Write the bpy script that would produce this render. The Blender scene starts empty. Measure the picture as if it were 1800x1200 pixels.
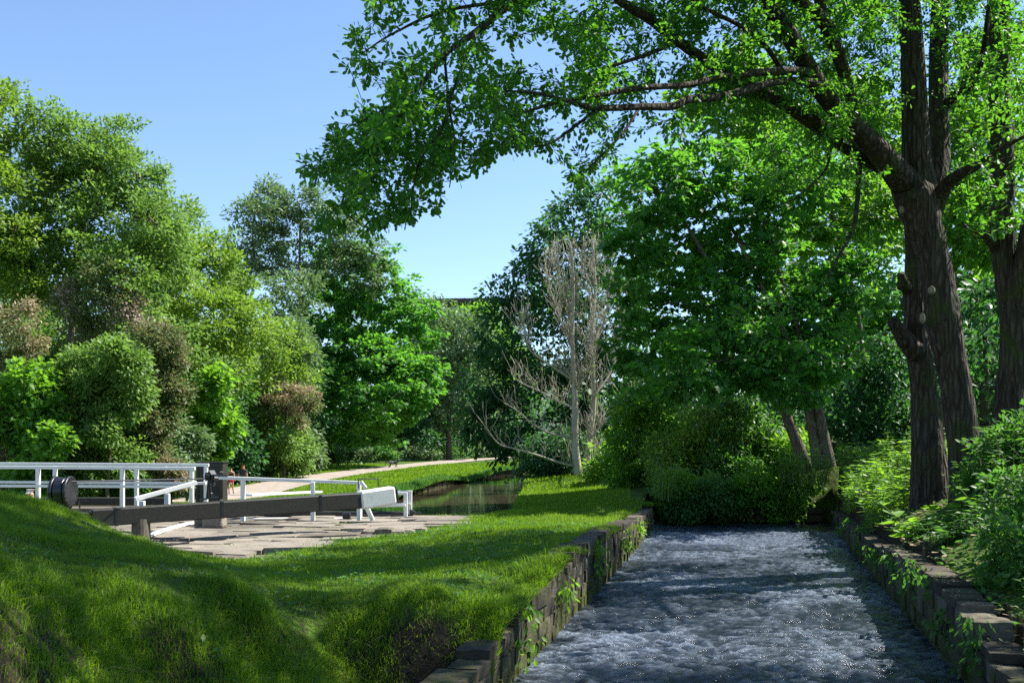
import bpy, bmesh, math, random
import numpy as np
from mathutils import Vector, Matrix

# ------------------------------------------------------------------ camera, sky, sun, exposure
SC = bpy.context.scene
COL = SC.collection
F = 1729.0                      # focal length in photo pixels (1800 wide)
HY = 790.0                      # horizon row
EYE = 2.0
cam = bpy.data.cameras.new('camera')
cam.sensor_width = 36.0
cam.lens = 36.0 * F / 1800.0
cam.shift_y = (HY - 600.0) / 1800.0
cam.clip_start = 0.1
cam.clip_end = 3000.0
camo = bpy.data.objects.new('camera', cam)
camo.location = (0, 0, EYE)
camo.rotation_euler = (math.radians(90), 0, 0)
COL.objects.link(camo)
SC.camera = camo

SUN_EL, SUN_AZ = math.radians(50), math.radians(70)     # azimuth measured from +Y towards +X
world = bpy.data.worlds.new('World')
SC.world = world
world.use_nodes = True
wn = world.node_tree.nodes
wl = world.node_tree.links
sky = wn.new('ShaderNodeTexSky')
sky.sky_type = 'NISHITA'
sky.sun_disc = False
sky.sun_elevation = SUN_EL
sky.sun_rotation = SUN_AZ
sky.altitude = 100
sky.air_density = 1.0
sky.dust_density = 0.15
sky.ozone_density = 4.0
bgn = wn['Background']
bgn.inputs['Strength'].default_value = 0.098
wl.new(sky.outputs['Color'], bgn.inputs['Color'])
sl = bpy.data.lights.new('sun', 'SUN')
sl.energy = 5.0
sl.angle = math.radians(0.5)
sl.color = (1.0, 0.95, 0.86)
so = bpy.data.objects.new('sun', sl)
sdir = Vector((math.sin(SUN_AZ) * math.cos(SUN_EL), math.cos(SUN_AZ) * math.cos(SUN_EL), math.sin(SUN_EL)))
so.rotation_euler = sdir.to_track_quat('Z', 'Y').to_euler()
so.location = (30, 20, 40)
COL.objects.link(so)
SC.view_settings.view_transform = 'Standard'
SC.view_settings.look = 'None'
SC.view_settings.gamma = 1.0
SC.view_settings.use_curve_mapping = False
SC.view_settings.exposure = 1.30
SC.cycles.max_bounces = 7
SC.cycles.diffuse_bounces = 3
SC.cycles.glossy_bounces = 3
SC.cycles.transmission_bounces = 4
SC.cycles.caustics_reflective = False
SC.cycles.caustics_refractive = False
SC.cycles.use_denoising = False
SC.cycles.sample_clamp_direct = 8.0
SC.cycles.sample_clamp_indirect = 4.0

# ------------------------------------------------------------------ helpers
RNG = np.random.default_rng(7)
random.seed(7)

def at(px, py, Y):
    """real point at distance Y in front of the lens for a picture position measured in the photo"""
    return np.array([(px - 900.0) * Y / F, Y, EYE - (py - HY) * Y / F])

def tag(o, label=None, cat=None, group=None, kind=None):
    if label: o['label'] = label
    if cat: o['category'] = cat
    if group: o['group'] = group
    if kind: o['kind'] = kind
    return o

def empty(name, loc, label, cat, group=None, rz=0.0):
    o = bpy.data.objects.new(name, None)
    COL.objects.link(o)
    o.location = tuple(loc)
    o.rotation_euler = (0, 0, rz)
    o.empty_display_size = 0.2
    return tag(o, label, cat, group)

def link(name, me, mat, parent=None):
    o = bpy.data.objects.new(name, me)
    COL.objects.link(o)
    if mat is not None:
        me.materials.append(mat)
    if parent is not None:
        o.parent = parent
        if parent.type == 'EMPTY':
            o.location = (-parent.location[0], -parent.location[1], -parent.location[2]) if parent.rotation_euler.z == 0 else (0, 0, 0)
    return o

def mesh_from(name, V, sizes, idx, tone=None, smooth=False):
    """V (n,3); sizes: loop count per face; idx: flat vertex indices"""
    me = bpy.data.meshes.new(name)
    V = np.asarray(V, dtype=np.float32); idx = np.asarray(idx, dtype=np.int32); sizes = np.asarray(sizes, dtype=np.int32)
    me.vertices.add(len(V)); me.vertices.foreach_set('co', V.ravel())
    me.loops.add(len(idx)); me.loops.foreach_set('vertex_index', idx)
    me.polygons.add(len(sizes))
    st = np.zeros(len(sizes), dtype=np.int32); st[1:] = np.cumsum(sizes)[:-1]
    me.polygons.foreach_set('loop_start', st)
    me.polygons.foreach_set('loop_total', sizes)
    me.polygons.foreach_set('use_smooth', np.full(len(sizes), bool(smooth)))
    if tone is not None:
        a = me.attributes.new('tone', 'FLOAT', 'POINT')
        a.data.foreach_set('value', np.asarray(tone, dtype=np.float32))
    me.update(calc_edges=True)
    me.validate()
    return me

class MB:
    """collects shapes for ONE mesh"""
    def __init__(s):
        s.V = []; s.S = []; s.I = []; s.n = 0; s.T = []
    def add(s, V, faces=None, sizes=None, idx=None, tone=0.5):
        V = np.asarray(V, float)
        if faces is not None:
            sizes = [len(f) for f in faces]
            idx = [i for f in faces for i in f]
        s.V.append(V); s.S.append(np.asarray(sizes, int)); s.I.append(np.asarray(idx, int) + s.n); s.n += len(V)
        s.T.append(np.full(len(V), tone) if np.isscalar(tone) else np.asarray(tone))
    def tube(s, P, R, sides=6, cap=True, rough=0.0, tone=0.5):
        P = np.asarray(P, float); R = np.asarray(R, float); n = len(P)
        T = np.gradient(P, axis=0)
        T /= np.linalg.norm(T, axis=1)[:, None] + 1e-9
        a = np.array([1.0, 0, 0]) if abs(T[0][0]) < 0.8 else np.array([0, 1.0, 0])
        u = np.cross(T[0], a); u /= np.linalg.norm(u)
        ang = np.arange(sides) * 2 * np.pi / sides
        ca, sa = np.cos(ang)[:, None], np.sin(ang)[:, None]
        V = np.empty((n, sides, 3))
        for i in range(n):
            u = u - T[i] * np.dot(u, T[i]); u /= np.linalg.norm(u) + 1e-9
            w = np.cross(T[i], u)
            rr = R[i]
            if rough:
                rr = R[i] * (1 + rough * RNG.normal(size=(sides, 1)))
            V[i] = P[i] + rr * (ca * u + sa * w)
        i0 = (np.arange(n - 1)[:, None] * sides + np.arange(sides)[None, :])
        i1 = (np.arange(n - 1)[:, None] * sides + (np.arange(sides)[None, :] + 1) % sides)
        q = np.stack([i0, i1, i1 + sides, i0 + sides], -1).reshape(-1, 4)
        sizes = [4] * len(q); idx = list(q.ravel())
        if cap:
            sizes += [sides, sides]
            idx += list(range(sides))[::-1] + list(range((n - 1) * sides, n * sides))
        s.add(V.reshape(-1, 3), sizes=sizes, idx=idx, tone=tone)
    def bar(s, p, q, w, h, up=(0, 0, 1), bev=0.0, w2=None, h2=None):
        """rectangular bar from p to q, w across, h along up; small chamfer"""
        p = np.asarray(p, float); q = np.asarray(q, float)
        d = q - p; L = np.linalg.norm(d); d /= L
        up = np.asarray(up, float); up = up - d * np.dot(up, d); up /= np.linalg.norm(up)
        sd = np.cross(d, up)
        b = bev if bev else min(w, h) * 0.08
        def ring(c, w, h, k):
            a, e = w / 2 - k, h / 2 - k
            pts = [(a, e - b), (a - b, e), (-a + b, e), (-a, e - b), (-a, -e + b), (-a + b, -e), (a - b, -e), (a, -e + b)]
            return [c + sd * x + up * y for x, y in pts]
        w2 = w2 or w; h2 = h2 or h
        V = ring(p, w, h, b * .7) + ring(p + d * b, w, h, 0) + ring(q - d * b, w2, h2, 0) + ring(q, w2, h2, b * .7)
        fs = [list(range(8))]
        for r in range(3):
            for i in range(8):
                j = (i + 1) % 8
                fs.append([r * 8 + i, r * 8 + 8 + i, r * 8 + 8 + j, r * 8 + j])
        fs.append(list(range(24, 32))[::-1])
        s.add(V, faces=fs)
    def lathe(s, origin, axis, prof, sides=20):
        """prof: list of (distance along axis, radius)"""
        o = np.asarray(origin, float); ax = np.asarray(axis, float); ax /= np.linalg.norm(ax)
        P = [o + ax * t for t, r in prof]
        a = np.array([1.0, 0, 0]) if abs(ax[0]) < 0.8 else np.array([0, 1.0, 0])
        u = np.cross(ax, a); u /= np.linalg.norm(u); w = np.cross(ax, u)
        V = []
        for (t, r) in prof:
            for k in range(sides):
                an = 2 * math.pi * k / sides
                V.append(o + ax * t + r * (math.cos(an) * u + math.sin(an) * w))
        fs = []
        for i in range(len(prof) - 1):
            for k in range(sides):
                k2 = (k + 1) % sides
                fs.append([i * sides + k, i * sides + k2, (i + 1) * sides + k2, (i + 1) * sides + k])
        fs.append(list(range(sides))[::-1]); fs.append([(len(prof) - 1) * sides + k for k in range(sides)])
        s.add(V, faces=fs)
    def build(s, name, mat, parent=None, smooth=False, tone=False):
        me = mesh_from(name, np.concatenate(s.V), np.concatenate(s.S), np.concatenate(s.I),
                       tone=np.concatenate(s.T) if tone else None, smooth=smooth)
        return link(name, me, mat, parent)

# value noise
_tab = RNG.random((256, 256))
def vn(x, y, s=0):
    x = np.asarray(x, float) + s * 17.31; y = np.asarray(y, float) + s * 9.77
    xi = np.floor(x).astype(int); yi = np.floor(y).astype(int)
    fx = x - xi; fy = y - yi
    fx = fx * fx * fx * (fx * (fx * 6 - 15) + 10); fy = fy * fy * fy * (fy * (fy * 6 - 15) + 10)
    a = _tab[xi & 255, yi & 255]; b = _tab[(xi + 1) & 255, yi & 255]
    c = _tab[xi & 255, (yi + 1) & 255]; d = _tab[(xi + 1) & 255, (yi + 1) & 255]
    return (a * (1 - fx) + b * fx) * (1 - fy) + (c * (1 - fx) + d * fx) * fy
def fbm(x, y, s=0, o=4):
    r = 0; a = 0.5
    for k in range(o):
        r = r + a * vn(np.asarray(x) * 2 ** k, np.asarray(y) * 2 ** k, s + k); a *= 0.5
    return r
def inpoly(X, Y, poly):
    X = np.asarray(X, float); Y = np.asarray(Y, float); r = np.zeros(X.shape, bool)
    n = len(poly); j = n - 1
    for i in range(n):
        xi, yi = poly[i][:2]; xj, yj = poly[j][:2]
        c = ((yi > Y) != (yj > Y)) & (X < (xj - xi) * (Y - yi) / (yj - yi + 1e-12) + xi)
        r ^= c; j = i
    return r
def catmull(P, n=5):
    P = np.asarray(P, float)
    if len(P) < 3:
        t = np.linspace(0, 1, n + 1)[:, None]
        return P[0] * (1 - t) + P[-1] * t
    Q = np.vstack([2 * P[0] - P[1], P, 2 * P[-1] - P[-2]])
    out = []
    for i in range(1, len(Q) - 2):
        for k in range(n):
            t = k / n
            out.append(0.5 * ((2 * Q[i]) + (-Q[i - 1] + Q[i + 1]) * t + (2 * Q[i - 1] - 5 * Q[i] + 4 * Q[i + 1] - Q[i + 2]) * t * t
                              + (-Q[i - 1] + 3 * Q[i] - 3 * Q[i + 1] + Q[i + 2]) * t ** 3))
    out.append(P[-1])
    return np.array(out)

# ------------------------------------------------------------------ materials
def newmat(name):
    m = bpy.data.materials.new(name); m.use_nodes = True
    nt = m.node_tree
    return m, nt, nt.nodes['Principled BSDF']
def ramp(nt, cols, pos=None):
    r = nt.nodes.new('ShaderNodeValToRGB')
    e = r.color_ramp.elements
    pos = pos or [i / (len(cols) - 1) for i in range(len(cols))]
    while len(e) < len(cols): e.new(0.5)
    for el, p, c in zip(e, pos, cols):
        el.position = p; el.color = (*c, 1)
    return r
def noise(nt, scale, detail=4, rough=0.55, vec=None, stretch=None, kind='Object'):
    tc = nt.nodes.new('ShaderNodeTexCoord')
    n = nt.nodes.new('ShaderNodeTexNoise')
    n.inputs['Scale'].default_value = scale; n.inputs['Detail'].default_value = detail; n.inputs['Roughness'].default_value = rough
    if stretch:
        mp = nt.nodes.new('ShaderNodeMapping'); mp.inputs['Scale'].default_value = stretch
        nt.links.new(tc.outputs[kind], mp.inputs['Vector']); nt.links.new(mp.outputs['Vector'], n.inputs['Vector'])
    else:
        nt.links.new(tc.outputs[kind], n.inputs['Vector'])
    return n
def bump(nt, height, strength, dist, bs):
    b = nt.nodes.new('ShaderNodeBump')
    b.inputs['Strength'].default_value = strength; b.inputs['Distance'].default_value = dist
    nt.links.new(height, b.inputs['Height']); nt.links.new(b.outputs['Normal'], bs.inputs['Normal'])
    return b
def surf(name, cols, scale=6, rough=0.7, bstr=0.3, bdist=0.01, stretch=None, spec=0.4, metal=0.0, detail=5, pos=None):
    m, nt, bs = newmat(name)
    n = noise(nt, scale, detail, 0.6, stretch=stretch)
    r = ramp(nt, cols, pos or ([0.3, 0.7] if len(cols) == 2 else [0.25, 0.5, 0.75]))
    nt.links.new(n.outputs['Fac'], r.inputs['Fac']); nt.links.new(r.outputs['Color'], bs.inputs['Base Color'])
    bs.inputs['Roughness'].default_value = rough; bs.inputs['Specular IOR Level'].default_value = spec; bs.inputs['Metallic'].default_value = metal
    if bstr:
        bump(nt, n.outputs['Fac'], bstr, bdist, bs)
    return m
def leafmat(name, cols, tcol, tr=0.42, rough=0.5, spec=0.35, pos=None):
    m, nt, bs = newmat(name)
    a = nt.nodes.new('ShaderNodeAttribute'); a.attribute_name = 'tone'
    r = ramp(nt, cols, pos)
    nt.links.new(a.outputs['Fac'], r.inputs['Fac']); nt.links.new(r.outputs['Color'], bs.inputs['Base Color'])
    bs.inputs['Roughness'].default_value = rough; bs.inputs['Specular IOR Level'].default_value = spec
    t = nt.nodes.new('ShaderNodeBsdfTranslucent')
    mx = nt.nodes.new('ShaderNodeMix'); mx.data_type = 'RGBA'; mx.inputs[0].default_value = 0.65
    nt.links.new(r.outputs['Color'], mx.inputs[6]); mx.inputs[7].default_value = (*tcol, 1)
    nt.links.new(mx.outputs[2], t.inputs['Color'])
    ms = nt.nodes.new('ShaderNodeMixShader'); ms.inputs[0].default_value = tr
    nt.links.new(bs.outputs[0], ms.inputs[1]); nt.links.new(t.outputs[0], ms.inputs[2])
    nt.links.new(ms.outputs[0], nt.nodes['Material Output'].inputs['Surface'])
    return m

G = lambda *c: c
M = {}
M['oak_leaf'] = leafmat('oak_leaf', [(0.022, 0.075, 0.018), (0.035, 0.115, 0.022), (0.06, 0.16, 0.03)], (0.20, 0.56, 0.02), 0.50)
M['sycamore_leaf'] = leafmat('sycamore_leaf', [(0.028, 0.105, 0.026), (0.05, 0.16, 0.03), (0.09, 0.21, 0.035)], (0.22, 0.60, 0.03), 0.5)
M['bright_leaf'] = leafmat('bright_leaf', [(0.05, 0.14, 0.02), (0.08, 0.20, 0.025), (0.13, 0.26, 0.035)], (0.32, 0.66, 0.03), 0.5)
M['ash_leaf'] = leafmat('ash_leaf', [(0.07, 0.155, 0.03), (0.135, 0.24, 0.045), (0.23, 0.34, 0.085)], (0.28, 0.50, 0.06), 0.42)
M['yellow_leaf'] = leafmat('yellow_leaf', [(0.085, 0.17, 0.02), (0.155, 0.26, 0.03), (0.25, 0.36, 0.05)], (0.32, 0.54, 0.04), 0.42)
M['grey_leaf'] = leafmat('grey_leaf', [(0.085, 0.15, 0.06), (0.14, 0.22, 0.095), (0.22, 0.30, 0.16)], (0.20, 0.36, 0.07), 0.34)
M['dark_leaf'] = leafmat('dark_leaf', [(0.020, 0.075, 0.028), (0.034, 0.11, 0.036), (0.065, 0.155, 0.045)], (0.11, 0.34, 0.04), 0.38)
M['hawthorn_leaf'] = leafmat('hawthorn_leaf', [(0.08, 0.15, 0.035), (0.14, 0.19, 0.07), (0.27, 0.225, 0.15), (0.42, 0.34, 0.28)], (0.26, 0.26, 0.08), 0.32, pos=[0, .35, .6, 1])
M['brown_leaf'] = leafmat('brown_leaf', [(0.09, 0.16, 0.04), (0.17, 0.185, 0.08), (0.34, 0.25, 0.155), (0.45, 0.34, 0.23)], (0.34, 0.28, 0.11), 0.30, pos=[0, .3, .6, 1])
M['herb_leaf'] = leafmat('herb_leaf', [(0.07, 0.19, 0.02), (0.13, 0.27, 0.03), (0.20, 0.35, 0.05)], (0.36, 0.70, 0.03), 0.46)
M['herb_dark'] = leafmat('herb_dark', [(0.03, 0.10, 0.02), (0.06, 0.16, 0.03), (0.12, 0.22, 0.05)], (0.17, 0.45, 0.03), 0.40)
M['grass'] = leafmat('grass', [(0.17, 0.15, 0.055), (0.065, 0.145, 0.010), (0.115, 0.22, 0.012), (0.22, 0.32, 0.028)], (0.30, 0.54, 0.012), 0.44, rough=0.55, spec=0.25, pos=[0, .1, .55, 1])
M['dry_grass'] = leafmat('dry_grass', [(0.05, 0.08, 0.02), (0.10, 0.12, 0.04), (0.2, 0.17, 0.08)], (0.16, 0.22, 0.04), 0.35)
def barkmat(name, c1, c2, c3, sc=9, st=1.0, moss=None):
    m, nt, bs = newmat(name)
    tc = nt.nodes.new('ShaderNodeTexCoord'); mp = nt.nodes.new('ShaderNodeMapping')
    mp.inputs['Scale'].default_value = (1, 1, 0.16)
    nt.links.new(tc.outputs['Object'], mp.inputs['Vector'])
    n1 = nt.nodes.new('ShaderNodeTexNoise'); n1.inputs['Scale'].default_value = sc * 2.2; n1.inputs['Detail'].default_value = 6
    nt.links.new(mp.outputs['Vector'], n1.inputs['Vector'])
    v = nt.nodes.new('ShaderNodeTexVoronoi'); v.feature = 'DISTANCE_TO_EDGE'; v.inputs['Scale'].default_value = sc * 2.6
    mv = nt.nodes.new('ShaderNodeMixRGB'); mv.inputs[0].default_value = 0.06
    nt.links.new(mp.outputs['Vector'], mv.inputs[1]); nt.links.new(n1.outputs['Color'], mv.inputs[2])
    nt.links.new(mv.outputs[0], v.inputs['Vector'])
    mu = nt.nodes.new('ShaderNodeMath'); mu.operation = 'MULTIPLY_ADD'; mu.inputs[1].default_value = 1.6
    nt.links.new(v.outputs['Distance'], mu.inputs[0]); nt.links.new(n1.outputs['Fac'], mu.inputs[2])
    r = ramp(nt, [c1, c2, c3], [0.3, 0.6, 1.0])
    nt.links.new(mu.outputs[0], r.inputs['Fac'])
    last = r.outputs['Color']
    if moss:
        n2 = noise(nt, 1.6, 5, 0.6)
        rr = ramp(nt, [(0, 0, 0), (1, 1, 1)], [0.53, 0.66])
        nt.links.new(n2.outputs['Fac'], rr.inputs['Fac'])
        mm = nt.nodes.new('ShaderNodeMixRGB'); nt.links.new(rr.outputs['Color'], mm.inputs[0])
        nt.links.new(last, mm.inputs[1]); mm.inputs[2].default_value = (*moss, 1); last = mm.outputs[0]
    nt.links.new(last, bs.inputs['Base Color'])
    bs.inputs['Roughness'].default_value = 0.9; bs.inputs['Specular IOR Level'].default_value = 0.2
    bump(nt, mu.outputs[0], 1.0 * st, 0.12, bs)
    return m
M['oak_bark'] = barkmat('oak_bark', (0.018, 0.014, 0.011), (0.045, 0.036, 0.027), (0.095, 0.078, 0.06), 5.5, 1.0, (0.055, 0.07, 0.02))
M['bark'] = barkmat('bark', (0.04, 0.033, 0.024), (0.10, 0.082, 0.058), (0.19, 0.16, 0.12), 8, 0.6, (0.08, 0.09, 0.03))
M['pale_bark'] = surf('pale_bark', [(0.26, 0.24, 0.18), (0.36, 0.335, 0.25), (0.47, 0.44, 0.345)], 9, 0.85, 0.4, 0.01, (1, 1, .25))
M['dead_twig'] = surf('dead_twig', [(0.25, 0.215, 0.14), (0.36, 0.32, 0.215), (0.46, 0.37, 0.25)], 5, 0.85, 0)
M['scar'] = surf('scar', [(0.13, 0.105, 0.075), (0.25, 0.205, 0.145)], 30, 0.8, 0.2)
M['white'] = surf('white_paint', [(0.34, 0.35, 0.31), (0.66, 0.67, 0.64), (0.74, 0.74, 0.72)], 7, 0.5, 0.2, 0.003, pos=[.22, .36, .7])
M['black_wood'] = surf('black_timber', [(0.012, 0.012, 0.010), (0.026, 0.024, 0.019), (0.055, 0.048, 0.036)], 7, 0.55, 0.35, 0.004, (1.6, 8, 8))
M['brown_wood'] = surf('weathered_timber', [(0.05, 0.04, 0.03), (0.10, 0.085, 0.065), (0.17, 0.145, 0.11)], 6, 0.7, 0.5, 0.006, (6, 6, .7))
M['black_metal'] = surf('black_iron', [(0.008, 0.008, 0.010), (0.022, 0.022, 0.026)], 10, 0.3, 0.15, 0.002, spec=0.6)
M['stone'] = None
# ------------------------------------------------------------------ the lie of the land
def on(px, py, z):
    Y = (EYE - z) * F / (py - HY)
    return [(px - 900.0) * Y / F, Y, z]
def ad(px, z, Y):
    return [(px - 900.0) * Y / F, Y, z]
CP = [
    # lawn between lock and by-wash
    on(1157, 897, .55), on(1013, 985, .70), on(957, 1040, .62), on(885, 1125, .46), on(900, 1000, .72), on(1000, 886, .58),
    on(800, 915, .50), on(700, 937, .49), on(560, 960, .47), on(400, 982, .44), on(300, 962, .42), on(450, 925, .44), on(620, 916, .45),
    on(750, 1000, .62), on(600, 1030, .68), on(850, 1060, .66), on(640, 1072, .64), on(450, 1012, .68), on(1080, 930, .66),
    # the mound on the left
    on(0, 874, 1.42), on(130, 906, 1.17), on(230, 956, .86), on(340, 987, .64), on(200, 1000, 1.10), on(100, 1050, 1.16),
    on(0, 1000, 1.27), on(0, 1150, 1.06), on(300, 1100, .90), on(450, 1080, .80), on(600, 1150, .36), on(450, 1150, .55),
    on(300, 1190, .62), on(760, 1100, .58), on(765, 1140, .40), on(750, 1190, .20), on(650, 1190, .19), on(640, 1120, .48), on(540, 1060, .66), on(540, 1110, .54), on(-150, 860, 1.6), on(-200, 1000, 1.5),
    [-10, 6, 1.7], [-6, 3, 1.2], [-2, 4, .45], [0, 4, .1], [0, 6.4, .28], [-9, 15, 1.0], [-6.3, 14.6, .62], [-13, 12, 1.6],
    # lock side, far side of the lock
    [-6, 26, .38], [-8, 30, .15], [-12, 30, .05], [-9, 22, .45], [-14, 24, .2], [-20, 20, .6], [-14, 18, .6], [-4.5, 19, .44],
    # towpath ramp
    ad(415, -.58, 55), ad(380, -.66, 50), ad(340, -.7, 46), ad(500, -.15, 62), ad(600, .25, 72), ad(700, .54, 84), ad(850, .94, 108), ad(930, 1.15, 122),
    on(720, 862, .56), on(800, 843, .56), on(870, 830, .62), on(930, 821, .70), on(600, 858, .30), on(540, 868, .20),
    ad(480, .22, 74), ad(600, .5, 86), ad(700, .8, 98), ad(300, -.3, 52), ad(100, -.1, 42), ad(0, 0.0, 38), [-30, 40, .2], [-30, 70, .6], [-45, 60, 1.0], [-20, 95, .9],
    # between canal and by-wash
    on(1050, 869, .85), ad(1015, .94, 38), ad(1100, 1.05, 43), ad(960, .55, 36), ad(940, .55, 28), ad(1200, .95, 30), ad(1000, .6, 52), ad(1080, 1.1, 60), ad(1000, 1.0, 90),
    # right bank
    [5.6, 26.6, .9], [8.0, 27.5, 1.2], ad(1440, 1.45, 26), ad(1550, 1.2, 19), ad(1640, 1.12, 16), ad(1700, 1.2, 15.5), ad(1780, 1.22, 12),
    [5.9, 14.5, .75], [6.9, 18.5, .70], [5.0, 11, .68], [4.5, 9.0, .66], [4.3, 7.8, .60], [7.7, 22, .6], [7.0, 8, 1.35], [10, 15, 1.8], [12, 25, 2.1], [15, 40, 2.5], [5.4, 9.4, .95],
    [4.0, 5, .5], [8, 4, 1.2], [25, 20, 3.0], [30, 50, 3.5], [25, 90, 3.0], [0, 140, 1.6], [-40, 130, 1.6], [40, 130, 3.0],
]
CP = np.array(CP, float)
def _k(r2):
    return 0.5 * r2 * np.log(r2 + 1e-9)
def _warp(X, Y):          # work in log distance so that near detail keeps its own scale
    return X / (Y + 6.0) * 14.0, np.log(Y + 6.0) * 14.0
_wx, _wy = _warp(CP[:, 0], CP[:, 1])
_n = len(CP)
_A = np.zeros((_n + 3, _n + 3))
_A[:_n, :_n] = _k((_wx[:, None] - _wx) ** 2 + (_wy[:, None] - _wy) ** 2) + np.eye(_n) * 0.006
_A[:_n, _n] = 1; _A[:_n, _n + 1] = _wx; _A[:_n, _n + 2] = _wy
_A[_n:, :_n] = _A[:_n, _n:].T
_b = np.zeros(_n + 3); _b[:_n] = CP[:, 2]
_c = np.linalg.solve(_A, _b)
def gz(X, Y):
    X = np.asarray(X, float); Y = np.asarray(Y, float)
    sh = np.broadcast(X, Y).shape
    X = np.broadcast_to(X, sh).ravel(); Y = np.broadcast_to(Y, sh).ravel()
    Yc = np.clip(Y, 2.0, 135.0); Xc = np.clip(X, -60, 60)
    out = np.empty(len(X))
    for s in range(0, len(X), 40000):
        e = s + 40000
        wx, wy = _warp(Xc[s:e], Yc[s:e])
        out[s:e] = _k((wx[:, None] - _wx) ** 2 + (wy[:, None] - _wy) ** 2) @ _c[:_n] + _c[_n] + _c[_n + 1] * wx + _c[_n + 2] * wy
    out = np.clip(out, -1.2, 5.0)
    # small lumps
    out += (fbm(X * 1.1, Y * 1.1, 3) - .47) * 0.10 * np.clip(1.5 - Y / 40, 0.2, 1)
    return out.reshape(sh)
def ground_at(px, py):
    """first place where the line of sight of a photo position meets the ground"""
    Y = np.concatenate([np.arange(4, 30, .05), np.arange(30, 130, .25)])
    X = (px - 900) / F * Y; Z = EYE - (py - HY) / F * Y
    h = gz(X, Y); k = np.argmax(Z < h)
    return np.array([X[k], Y[k], h[k]])

def WL(Y): return -1.807 + .2205 * np.asarray(Y, float)      # water's edge at the left wall of the by-wash
def WR(Y): return 1.685 + .256 * np.asarray(Y, float)
BY_END = 25.9
BYWASH = [(WL(2) - .28, 1.5), (WR(2) + .28, 1.5), (WR(BY_END) + .25, BY_END), (WL(BY_END) - .25, BY_END)]
CANAL = [(-14, 23.4), (-.55, 23.4), (-.02, 24.8), (.35, 35), (.8, 50), (1.3, 63), (3.2, 85), (9, 100), (7, 101), (1.4, 81), (-1.07, 62), (-2.75, 47.5), (-3.75, 35.7), (-4.6, 30.5), (-14, 29.5)]
CANAL_Z = .33
PAVE = [on(262, 985, .42)[:2], on(345, 987, .45)[:2], on(470, 973, .47)[:2], on(560, 952, .47)[:2], on(700, 938, .49)[:2], on(800, 922, .5)[:2], (-.9, 23.2), (-13, 23.2), (-12, 19.5), on(120, 945, .44)[:2]]
PATH_C = [ad(250, 0, 38), ad(340, 0, 46), ad(380, 0, 50), ad(420, 0, 55.5), ad(505, 0, 62), ad(610, 0, 72), ad(705, 0, 84), ad(850, 0, 108), ad(945, 0, 122), ad(1010, 0, 134)]
PATH_C = catmull(np.array(PATH_C)[:, :2], 8)
_pd = np.gradient(PATH_C, axis=0); _pd /= np.linalg.norm(_pd, axis=1)[:, None]
_pn = np.stack([-_pd[:, 1], _pd[:, 0]], 1)
PATH_W = 1.9
PATHP = [tuple(p) for p in PATH_C + _pn * PATH_W] + [tuple(p) for p in (PATH_C - _pn * PATH_W)[::-1]]

def axis(stops):
    out = [stops[0][0]]
    for (a, b, s) in stops_iter(stops):
        n = max(1, int(round((b - a) / s)))
        out += list(a + (b - a) * (np.arange(n) + 1) / n)
    return np.array(out)
def stops_iter(st):
    for i in range(len(st) - 1):
        yield st[i][0], st[i + 1][0], st[i][1]
gx = axis([(-700, 40), (-60, 3), (-30, 1.0), (-14, .3), (-8, .11), (8.5, .25), (14, 1.0), (30, 3), (60, 40), (700, 40)])
gy = axis([(-30, 4), (2, .2), (4, .11), (26, .25), (40, .6), (70, 1.2), (140, 8), (300, 60), (900, 60)])
GX, GY = np.meshgrid(gx, gy)
GZ = gz(GX, GY)
m1 = inpoly(GX, GY, BYWASH); m2 = inpoly(GX, GY, CANAL)
GZ[m1] = np.minimum(GZ[m1], -.45)
GZ[m2] = np.minimum(GZ[m2], -.35)
mp_ = inpoly(GX, GY, PAVE); GZ[mp_] -= .10
nx, ny = len(gx), len(gy)
ii = (np.arange(ny - 1)[:, None] * nx + np.arange(nx - 1)[None, :])
GIDX = np.stack([ii, ii + 1, ii + 1 + nx, ii + nx], -1).reshape(-1)

def groundmat():
    m, nt, bs = newmat('turf_soil')
    n1 = noise(nt, 1.3, 6, 0.6); n2 = noise(nt, 14, 6, 0.65)
    r1 = ramp(nt, [(0.035, 0.085, 0.012), (0.065, 0.125, 0.016), (0.10, 0.135, 0.035)], [0.3, 0.55, 0.75])
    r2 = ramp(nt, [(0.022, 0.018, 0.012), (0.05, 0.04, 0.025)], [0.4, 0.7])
    nt.links.new(n1.outputs['Fac'], r1.inputs['Fac']); nt.links.new(n2.outputs['Fac'], r2.inputs['Fac'])
    mx = nt.nodes.new('ShaderNodeMixRGB'); rr = ramp(nt, [(0, 0, 0), (1, 1, 1)], [0.5, 0.62])
    nt.links.new(n2.outputs['Fac'], rr.inputs['Fac']); nt.links.new(rr.outputs['Color'], mx.inputs[0])
    nt.links.new(r1.outputs['Color'], mx.inputs[1]); nt.links.new(r2.outputs['Color'], mx.inputs[2])
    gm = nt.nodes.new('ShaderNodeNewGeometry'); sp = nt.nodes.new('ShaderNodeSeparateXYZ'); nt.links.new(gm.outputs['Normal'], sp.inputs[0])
    sr = ramp(nt, [(1, 1, 1), (0, 0, 0)], [0.62, 0.80]); nt.links.new(sp.outputs['Z'], sr.inputs['Fac'])  # bare soil on steep faces; its dark tone also imitates their shaded side
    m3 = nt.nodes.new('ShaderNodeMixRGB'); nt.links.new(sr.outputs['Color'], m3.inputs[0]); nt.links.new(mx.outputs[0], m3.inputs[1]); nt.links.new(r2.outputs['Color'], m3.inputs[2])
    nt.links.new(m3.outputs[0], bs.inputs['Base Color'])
    bs.inputs['Roughness'].default_value = 0.95; bs.inputs['Specular IOR Level'].default_value = 0.1
    bump(nt, n2.outputs['Fac'], 0.8, 0.04, bs)
    return m
M['turf'] = groundmat()
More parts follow.
